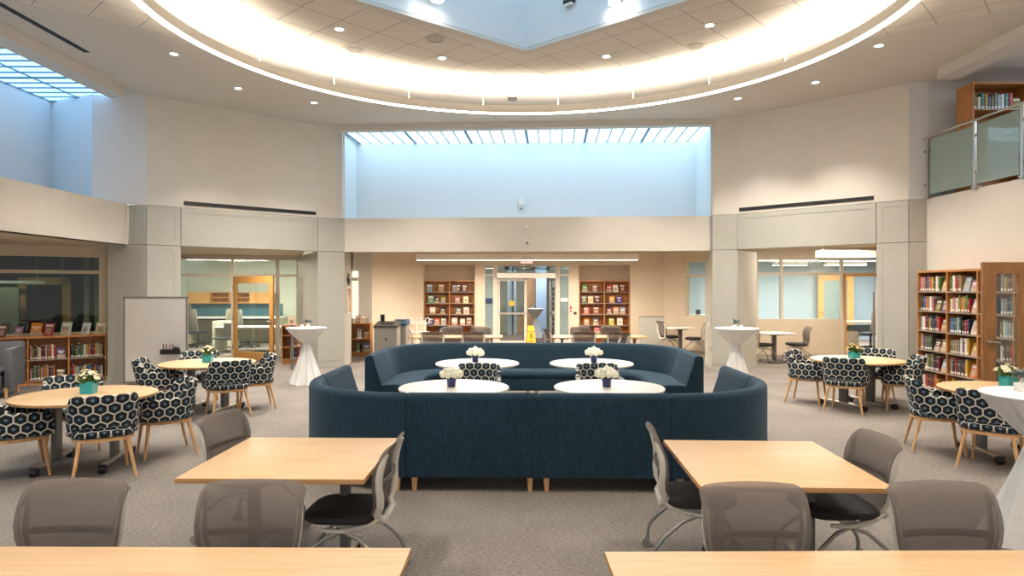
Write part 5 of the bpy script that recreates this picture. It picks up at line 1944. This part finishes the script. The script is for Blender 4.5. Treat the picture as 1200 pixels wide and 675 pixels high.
t = thing('leaflet_rack', 'tall rack of shelves on the vestibule wall beyond the open door', 'rack', (Xp(645, 25.5), 25.5, 0))
mb = MB(); mb.span((-.02, -.05, 0), (.0, .25, 2.1)); mb.span((.24, -.05, 0), (.26, .25, 2.1)); mb.build('frame', M['white'], t, 0)
for k in range(9):
    mb = MB(); mb.span((0, -.04, .35 + k * .19), (.24, .2, .37 + k * .19)); mb.build('shelf', M['white'], t, 0)
mb = MB(); mb.span((0, .2, 0), (.24, .24, 2.1)); mb.build('back_panel', M['darkgrey'] if 'darkgrey' in M else M['greyleg'], t, 0)
t = thing('hanging_coat', 'dark coat hanging beyond the right sidelight of the entrance', 'coat', (Xp(661, 22), 22, 0))
mb = MB(); mb.slab([(.75, .10), (.80, .04), (1.0, .02), (1.2, 0), (1.38, .04), (1.42, .12)], .16, .13, 24, 2.2); mb.build('body', M['black'], t, 60)
for s in (-1, 1):
    mb = MB(); mb.tube([(s * .12, 0, 1.36), (s * .18, 0, 1.1), (s * .17, .0, .85)], [.05, .05, .04], 10); mb.build('sleeve', M['black'], t, 60)
mb = MB(); mb.cyl((0, .15, 0), (0, .15, 1.6), .015, None, 10); mb.build('stand', M['steel'], t, 40)
t = thing('blue_stand', 'blue fabric stand beyond the left sidelight of the entrance', 'stand', (Xp(571.5, 22.5), 22.5, 0))
mb = MB(); mb.lathe([(.14, 0), (.12, .6), (.11, 1.1), (.13, 1.35)], 20, (0, 0, 0), 0, True, lambda a, q, r, z: r * (1 + .08 * math.sin(6 * a))); mb.build('skirt', mat('dusty_blue_cloth', '#6f8fb0', .8), t, 60)
mb = MB(); mb.lathe([(.16, 1.35), (.16, 1.38)], 24); mb.build('top', M['white'], t, 40)

# ================================================================ pillar signs, poster, sensors
pv = Vector((C4[0] - C3[0], C4[1] - C3[1])).normalized()
pa = math.atan2(-pv.x, pv.y)           # the face looks toward +X
c = Vector(C3) + pv * .42


def on_face(u, off=.01): return (C3[0] + pv.x * u + off * pv.y, C3[1] + pv.y * u - off * pv.x)


rzf = math.atan2(pv.y, pv.x)
for tx, z, s in (('The', Zp(322.5, 15.9), .13), ('Gallery', Zp(327.5, 15.9), .15), ('Wall', Zp(332, 15.9), .13)):
    x, y = on_face(.48)
    lettering(tx, (x, y, z), rzf, s, M['ink'], f'dark word on the side of the left pillar, {("top", "middle", "bottom")[("The", "Gallery", "Wall").index(tx)]} line above the framed picture')
x, y = on_face(.52, .015)
t = thing('framed_picture', 'framed warm-toned picture on the side of the left pillar', 'picture', (x, y, Zp(352, 16)), rzf)
mb = MB()
ph_ = Zp(336, 16) - Zp(367, 16)
for a, b in (((-.24, -.01, -ph_ / 2), (-.21, .012, ph_ / 2)), ((.21, -.01, -ph_ / 2), (.24, .012, ph_ / 2)), ((-.21, -.01, ph_ / 2 - .03), (.21, .012, ph_ / 2)), ((-.21, -.01, -ph_ / 2), (.21, .012, -ph_ / 2 + .03))): mb.span(a, b)
mb.build('frame', M['white'], t, 0)


def picture_mat():
    m, nt, b = nodes('abstract_picture')
    tc = N(nt, 'ShaderNodeTexCoord')
    nz = N(nt, 'ShaderNodeTexNoise'); nz.inputs['Scale'].default_value = 7; nz.inputs['Detail'].default_value = 2
    nt.links.new(tc.outputs['Object'], nz.inputs[0])
    sp = N(nt, 'ShaderNodeSeparateXYZ'); nt.links.new(tc.outputs['Object'], sp.inputs[0])
    f = mth(nt, 'ADD', mth(nt, 'MULTIPLY', sp.outputs[2], 1.1), nz.outputs[0])
    r = N(nt, 'ShaderNodeValToRGB')
    r.color_ramp.elements[0].position = .1; r.color_ramp.elements[0].color = (*hx('#8a6a35'), 1)
    r.color_ramp.elements[1].position = .95; r.color_ramp.elements[1].color = (*hx('#9a4030'), 1)
    for p, q in ((.35, '#c9a463'), (.55, '#d9a58a'), (.72, '#b0604a')):
        e = r.color_ramp.elements.new(p); e.color = (*hx(q), 1)
    nt.links.new(f, r.inputs[0]); nt.links.new(r.outputs[0], b.inputs['Base Color'])
    b.inputs['Roughness'].default_value = .4
    return m


mb = MB(); mb.span((-.21, -.002, -ph_ / 2 + .03), (.21, .01, ph_ / 2 - .03)); mb.build('print', picture_mat(), t, 0)
# notices and switches on the side face of the right pillar
qv = Vector((D4[0] - D2[0], D4[1] - D2[1])).normalized()
rzr = math.atan2(-qv.y, -qv.x)


def on_right(u, off=.012): return (D2[0] + qv.x * u - off * qv.y, D2[1] + qv.y * u + off * qv.x)


x, y = on_right(.42)
t = thing('restroom_sign', 'small white sign with black figure on the side of the right pillar', 'sign', (x, y, Zp(376, 15.2)), rzr)
mb = MB(); mb.box((0, 0, 0), (.26, .012, .22), 0, 0, .003); mb.build('plate', M['white'], t, 0)
mb = MB(); mb.box((0, -.008, -.01), (.05, .006, .10)); mb.lathe([(.02, .05), (.024, .065), (.015, .085)], 10, (0, -.004, 0)); mb.build('symbol', M['ink'], t, 0)
for u, lab in ((.30, 'white switch plate low on the right pillar side, nearer the corner'), (.62, 'white outlet plate low on the right pillar side, farther from the corner')):
    x, y = on_right(u)
    t = thing('switch_plate', lab, 'switch', (x, y, Zp(408, 15.1)), rzr, 'plates on the right pillar')
    mb = MB(); mb.box((0, 0, 0), (.10, .012, .16), 0, 0, .003); mb.build('plate', M['white'], t, 0)
    mb = MB(); mb.box((0, -.008, 0), (.03, .008, .06)); mb.build('rocker', M['paper'], t, 0)

sd, sn = nrm(C3, D3)


def on_soffit(px):
    k = (px - CX) / F
    u = (k * C3[1] - C3[0]) / (sd.x - k * sd.y)
    return Vector(C3) + sd * u


p = on_soffit(617.5)
t = thing('dome_camera', 'small white dome camera on the cream band over the hall', 'camera', (p.x, p.y, Zp(284.5, p.y)))
mb = MB(); mb.lathe([(.055, -.0), (.06, .015), (.045, .03)], 24); o = mb.build('housing', M['white'], t, 40); o.rotation_euler = (PI / 2, 0, 0)
mb = MB(); mb.lathe([(.045, .0), (.035, .035), (.012, .05)], 20); o = mb.build('lens', M['slot'], t, 40); o.rotation_euler = (PI / 2, 0, 0); o.location = (0, -.012, 0); o.scale = (.6, .6, .9)
p = on_soffit(617)
t = thing('thermostat', 'small cream sensor box on the band above the dome camera', 'sensor', (p.x, p.y - .015, Zp(266.5, p.y)))
mb = MB(); mb.box((0, 0, 0), (.07, .03, .09), 0, 0, .006); mb.build('body', M['white'], t, 0)
mb = MB(); mb.box((0, -.014, -.036), (.05, .012, .012)); mb.build('slot', M['greyleg'], t, 0)
yy = 16.6
t = thing('wall_speaker', 'white box sensor with small knob high on the blue-lit back wall', 'sensor', (Xp(611, yy), yy - .03, Zp(236.5, yy)))
mb = MB(); mb.box((0, 0, 0), (.16, .10, .19), 0, 0, .015); mb.build('body', M['white'], t, 0)
mb = MB(); mb.box((0, .01, -.13), (.10, .07, .06), 0, 0, .01); mb.build('mount', M['paint'], t, 0)
mb = MB(); mb.lathe([(.01, -.19), (.025, -.18), (.025, -.16), (.01, -.15)], 14); mb.build('eye', M['greyleg'], t, 40)

# ================================================================ balcony railing
xr_ = 7.50
ys = [12.0, 10.79, 9.78, 8.7, 7.6]
t = thing('balcony_railing', 'steel and frosted glass railing along the balcony edge', 'railing', (xr_, 12.0, ZP))
mb = MB(); mb.tube([(0, .1, 1.10), (0, -12, 1.10)], .024, 12); mb.build('handrail', M['satin'], t, 60)
for y in ys:
    mb = MB(); mb.box((0, y - 12.0, .53), (.03, .055, 1.10)); mb.box((.02, y - 12, .02), (.10, .10, .02))
    po = mb.build('post', M['satin'], t, 0)
    for z in (.25, .85):
        for s in (-1, 1):
            mb = MB(); mb.box((-.005, y - 12 + s * .055, z), (.04, .06, .045), 0, 0, .006); mb.build('clamp', M['steel'], po, 0)
for i in range(len(ys) - 1):
    mb = MB(); mb.span((-.006, ys[i + 1] - 12 + .06, .06), (.006, ys[i] - 12 - .06, 1.02)); mb.build('glass_panel', M['frost'], t, 0)

# ================================================================ glazed wooden door standing open by the tall bookcase
yd = 8.78
xd0, xd1 = Xp(1150.5, yd), 7.50
t = thing('glazed_door', 'wooden door with narrow glass standing open beside the tall bookcase', 'door', (xd1, yd, 0), PI)
w = xd1 - xd0
hD = Zp(307.3, yd)
g0, g1 = Xp(1192.5, yd), Xp(1166, yd)
ga, gb = xd1 - g0, xd1 - g1
gz = Zp(320.8, yd)
mb = MB()
for a, b in (((0, -.022, .01), (ga, .022, hD)), ((gb, -.022, .01), (w, .022, hD)), ((ga, -.022, gz), (gb, .022, hD)), ((ga, -.022, .01), (gb, .022, .28))): mb.span(a, b)
mb.build('door_leaf', M['doorbrown'] if 'doorbrown' in M else M['browndoor'], t, 0)
mb = MB(); mb.span((ga, -.004, .28), (gb, .004, gz)); mb.build('glass_panel', M['glass'], t, 0)
mb = MB()
zh = Zp(400, yd)
for s in (-1, 1):
    mb.cyl((w - .07, 0, zh), (w - .07, s * .06, zh), .02, None, 12)
    mb.tube([(w - .07, s * .06, zh), (w - .2, s * .06, zh - .01)], .011, 8)
mb.build('lever_handle', M['satin'], t, 40)

# ================================================================ dim room: inner door frames
t = thing('inner_door', 'brown wooden door frame inside the dim glazed room', 'door', (-10.25, 14.6, 0), rad(14))
mb = MB()
for a, b in (((-.50, -.05, 0), (-.34, .05, 2.05)), ((.36, -.05, 0), (.52, .05, 2.05)), ((-.50, -.05, 1.90), (.52, .05, 2.06))): mb.span(a, b)
mb.build('door_frame', M['doorwood'], t, 0)
mb = MB(); mb.span((-.34, -.01, .1), (.36, .01, 1.9)); mb.build('glass_panel', M['darkglass'], t, 0)
t = thing('pale_screen', 'pale screen board inside the dim glazed room at the picture edge', 'screen', (-10.98, 13.9, 0), rad(14))
mb = MB(); mb.box((0, 0, 1.25), (1.2, .04, 1.2)); mb.build('board', mat('dim_screen', '#8d8a74', .7), t, 0)
mb = MB(); mb.box((0, .03, .4), (.9, .04, .8)); mb.build('stand', M['greyleg'], t, 0)

light_bar('glow_bar', 'glowing strip standing for a light reflected in the dim room glass', -11.4, -10.05, 14.1, Zp(332, 14.1), None, .06, .05, 'faint', rad(30), 2.62 - Zp(332, 14.1))  # added strip on cables, stands in for a reflected line of light
mb = MB(); mb.span((-9.62, 14.95, 0), (-9.5, 15.05, 2.6)); mb.span((-9.38, 14.95, 0), (-9.30, 15.05, 2.6)); mb.span((-9.24, 14.95, 0), (-9.10, 15.05, 2.6)); struct(mb.build('wall_dim_room_corridor', mat('pale_sage', '#b9c0a6', .8), smooth=0))
# ================================================================ ring light
RC_, RR, RZ = (.16, 7.95), 4.41, 5.06
t = thing('ring_light', 'huge suspended ring lamp glowing on the ceiling', 'lamp', (RC_[0], RC_[1], RZ))
n = 160


def annulus(r0, r1, z0, z1, name, m):
    mb = MB()
    rings = []
    for r, z in ((r0, z0), (r1, z0), (r1, z1), (r0, z1)):
        rings.append([mb.v((r * math.cos(2 * PI * j / n), r * math.sin(2 * PI * j / n), z)) for j in range(n)])
    for i in range(4): mb.bridge(rings[i], rings[(i + 1) % 4])
    return mb.build(name, m, t, 30)


annulus(RR - .048, RR + .048, .012, .10, 'housing', M['ringbody'])
annulus(RR - .048, RR - .040, .10, .15, 'inner_lip', M['ringbody'])
annulus(RR + .040, RR + .048, .10, .15, 'outer_lip', M['ringbody'])
annulus(RR - .042, RR + .042, 0, .012, 'lower_diffuser', M['lens'])
annulus(RR - .038, RR + .038, .118, .128, 'upper_diffuser', emission('ring_uplight', (1.0, .885, .74), LIT['ring']))
for k in range(20):
    a = 2 * PI * (k + .5) / 20
    mb = MB(); mb.cyl((RR * math.cos(a), RR * math.sin(a), .14), (RR * math.cos(a), RR * math.sin(a), ZC - RZ - .012), .005, None, 6); mb.build('suspension_wire', M['white'], t, 0)

# ================================================================ downlights, speakers and other ceiling fittings
DLS = [(204, 62.7, 'outside the ring lamp, nearest the left bay beam'), (279, 103, 'outside the ring lamp, over the left sage header'), (368, 120, 'near the left end of the back bay'),
       (361, 95, 'inside the ring glow, left'), (397.5, 32.7, 'on the tiles left of the skylight well'), (518, 66.7, 'on tiles below the shaft edge, left side'),
       (710.7, 64.7, 'on tiles below the shaft edge, right side'), (486, 121.7, 'left of the dark ceiling sensor'), (745.7, 119, 'right of the dark ceiling sensor'),
       (831.7, 28, 'on the tiles right of the skylight well'), (1030, 53, 'outside the ring lamp, nearest the balcony beam'), (955.7, 96, 'outside the ring lamp, over the right sage header'),
       (864.7, 115, 'near the right end of the back bay'), (871, 90, 'inside the ring glow, right')]


def inside_oct(x, y): return (abs(x - .25) + max(0, y - 3.5) * 0 < 6.6) and y < 12.06 and (y - 12.06 < -(abs(x - .27) - 2.3) * .76)


M['dtrim'] = M['white']
spots = []
for i, (px, py, lab) in enumerate(DLS):
    d = Dz(py, ZC)
    x = Xp(px, d)
    zc = ZC - .012 if inside_oct(x, d) else ZC
    t = thing('downlight', f'small round downlight in the ceiling, {lab}', 'lamp', (x, d, zc), 0, 'round recessed downlights')
    mb = MB(); mb.lathe([(.055, -.001), (.088, -.001), (.088, -.010), (.062, -.014), (.055, -.004)], 28, (0, 0, 0), 0, False); mb.build('trim_ring', M['white'], t, 40)
    mb = MB(); mb.lathe([(.058, -.006), (.058, -.003)], 24); mb.build('lens', M['down'], t, 0)
    spots.append((x, d, zc))
for px, py, r, lab in ((509.7, 44, .15, 'grey round speaker grille on the tiles beside the skylight well'), (416, 57, .13, 'pale round speaker grille near the ring glow, left of the well'), (815, 52.7, .13, 'pale round speaker grille near the ring glow, right of the well')):
    d = Dz(py, ZC)
    t = thing('ceiling_speaker', lab, 'speaker', (Xp(px, d), d, ZC - .012), 0, 'round ceiling speakers')
    mb = MB(); mb.lathe([(r * .9, -.002), (r, -.002), (r, -.012), (r * .9, -.014)], 36, (0, 0, 0), 0, False); mb.build('rim', M['ceil'], t, 40)
    mb = MB(); mb.lathe([(r * .9, -.008), (r * .9, -.003)], 36); mb.build('grille', M['grille'], t, 0)
d = 13.0
t = thing('ceiling_projector', 'small dark sensor on the ceiling behind the ring lamp', 'sensor', (Xp(600.5, d), d, ZC), 0)
mb = MB(); mb.lathe([(.10, -.004), (.11, 0), (.10, -.03), (.05, -.045)], 28); mb.build('base', M['ceil'], t, 40)
mb = MB(); mb.box((0, -.02, -.06), (.17, .10, .05), 0, 0, .012); mb.build('body', M['blackp'], t, 0)
# spot fixtures in the skylight shaft
for s, lab in ((-1, 'bright flood lamp high in the skylight shaft, on its left wall'), (1, 'bright flood lamp high in the skylight shaft, on its right wall')):
    x = -1.02 if s < 0 else 1.42
    y = (9.13 if s < 0 else 9.23) - .02
    t = thing('shaft_lamp', lab, 'lamp', (x, y, 5.72), rad(-40 * s), 'flood lamps in the skylight shaft')
    mb = MB(); mb.lathe([(.09, .05), (.10, .12), (.07, .18), (.02, .2)], 24); mb.build('housing', M['white'], t, 40)
    mb = MB(); mb.lathe([(.085, .045), (.085, .055)], 20); mb.build('lens', M['down'], t, 0)
    mb = MB(); mb.box((0, .06, .14), (.04, .14, .04)); mb.build('bracket', M['white'], t, 0)
x, y = .22 + .62, 10.40 - .62 * .903 - .05
t = thing('shaft_sensor', 'small black device on the wall of the skylight shaft', 'sensor', (x, y, 6.05), rad(-42))
mb = MB(); mb.box((0, 0, .0), (.20, .05, .06), 0, 0, .01); mb.build('body', M['blackp'], t, 0)
mb = MB(); mb.box((0, -.0, -.05), (.14, .06, .03)); mb.build('base', M['white'], t, 0)

# ================================================================ light
def area(name, loc, size, power, col, rot=(0, 0, 0), sizey=None, spread=None):
    l = bpy.data.lights.new(name, 'AREA')
    l.energy = power
    l.color = col
    l.size = size
    if sizey: l.shape = 'RECTANGLE'; l.size_y = sizey
    if spread: l.spread = spread
    o = bpy.data.objects.new(name, l)
    COL.objects.link(o)
    o.location = loc
    o.rotation_euler = rot
    return o


def spot(name, loc, power, col, ang=95, blend=.7, r=.05):
    l = bpy.data.lights.new(name, 'SPOT')
    l.energy = power
    l.color = col
    l.spot_size = rad(ang)
    l.spot_blend = blend
    l.shadow_soft_size = r
    o = bpy.data.objects.new(name, l)
    COL.objects.link(o)
    o.location = loc
    return o


WARM = (1.0, .915, .82)
extra = [(-3.4, 4.6), (3.9, 4.6), (-5.6, 6.4), (6.1, 6.4), (-2.0, 1.6), (2.5, 1.6)]
for x, y, z in spots: spot('downlight_beam', (x, y, z - .03), LIT['down'], WARM)
for x, y in extra: spot('downlight_beam', (x, y, ZC - .05), LIT['down'], WARM)
# lamps of the rooms behind, plus added fills
area('hall_lamp', (Xp(617, YP), YP, Zp(305.5, YP)), 5.4, LIT['hall'], (1.0, .87, .74), (0, 0, 0), .14)
for x, y in ((-2.0, 18.2), (-.9, 19.3), (1.9, 19.3), (3.4, 18.6)): spot('hall_downlight', (x, y, ZR - .03), LIT['hallspot'], (1.0, .87, .72), 130)
area('office_light', (-7.9, 19.5, 2.66), 3.2, LIT['loff'], (1.0, .95, .82), (0, 0, 0), 1.2)
area('office_light', (8.2, 21.0, 2.55), 3.2, LIT['roff'], (1.0, .93, .86), (0, 0, 0), 1.2)
area('office_light', (11.3, 20.9, 2.7), 1.6, LIT['roff'] * .6, (1.0, .95, .9), (0, 0, 0), 1.2)  # added fill without a fixture, lifts the wall seen through the doorway
area('recess_lamp', (7.4, 16.0, 2.82), 2.2, LIT['rrec'], (1.0, .88, .74), (0, 0, 0), .6)
area('recess_lamp', (-6.6, 15.4, 2.62), 1.4, LIT['lrec'], (1.0, .88, .74), (0, 0, rad(40)), .4)
area('vestibule_daylight', (.9, 24.4, 2.92), 2.6, LIT['vest'], (.86, .93, 1.0), (0, 0, 0), 2.6)
spot('bay_lamp', (-8.5, 10.4, ZH - .02), LIT['lbay'], WARM, 120, .8, .1)
spot('dim_room_fill', (-10.3, 13.3, 2.68), LIT['dim'], (1.0, .98, .88), 150, .8, .1)  # no lamp here: fill added to bring out the brown door frame
area('balcony_daylight', (10.3, 9.3, 5.45), 1.0, LIT['balc'], (.72, .84, 1.0), (0, 0, 0), 4.5)
for s in (-1, 1):
    sp_ = spot('shaft_beam', ((-.92 if s < 0 else 1.30), 8.98, 5.82), LIT['shaft'], (.95, .98, 1.0), 100, 1.0, .08)
    sp_.rotation_euler = (rad(62), 0, rad(-45 * s) if False else rad(-45) * s)

w = bpy.data.worlds.new('world')
SC.world = w
w.use_nodes = True
bg = w.node_tree.nodes['Background']
bg.inputs[0].default_value = (*LIT['wcol'], 1)
bg.inputs[1].default_value = LIT['world']

# ================================================================ camera and view
cam = bpy.data.cameras.new('camera')
cam.sensor_width = 36
cam.lens = F / 1200 * 36
cam.clip_start = .05
co = bpy.data.objects.new('camera', cam)
COL.objects.link(co)
co.location = (0, 0, H)
co.rotation_euler = (PI / 2, 0, 0)
SC.camera = co
SC.view_settings.view_transform = 'Standard'
SC.view_settings.look = 'None'
SC.view_settings.gamma = 1
SC.view_settings.use_curve_mapping = False
SC.view_settings.exposure = LIT['exp']
SC.cycles.use_denoising = True
SC.cycles.max_bounces = 8
SC.cycles.diffuse_bounces = 4
SC.cycles.transparent_max_bounces = 16
SC.cycles.sample_clamp_indirect = 6
SC.cycles.caustics_reflective = False
SC.cycles.caustics_refractive = False
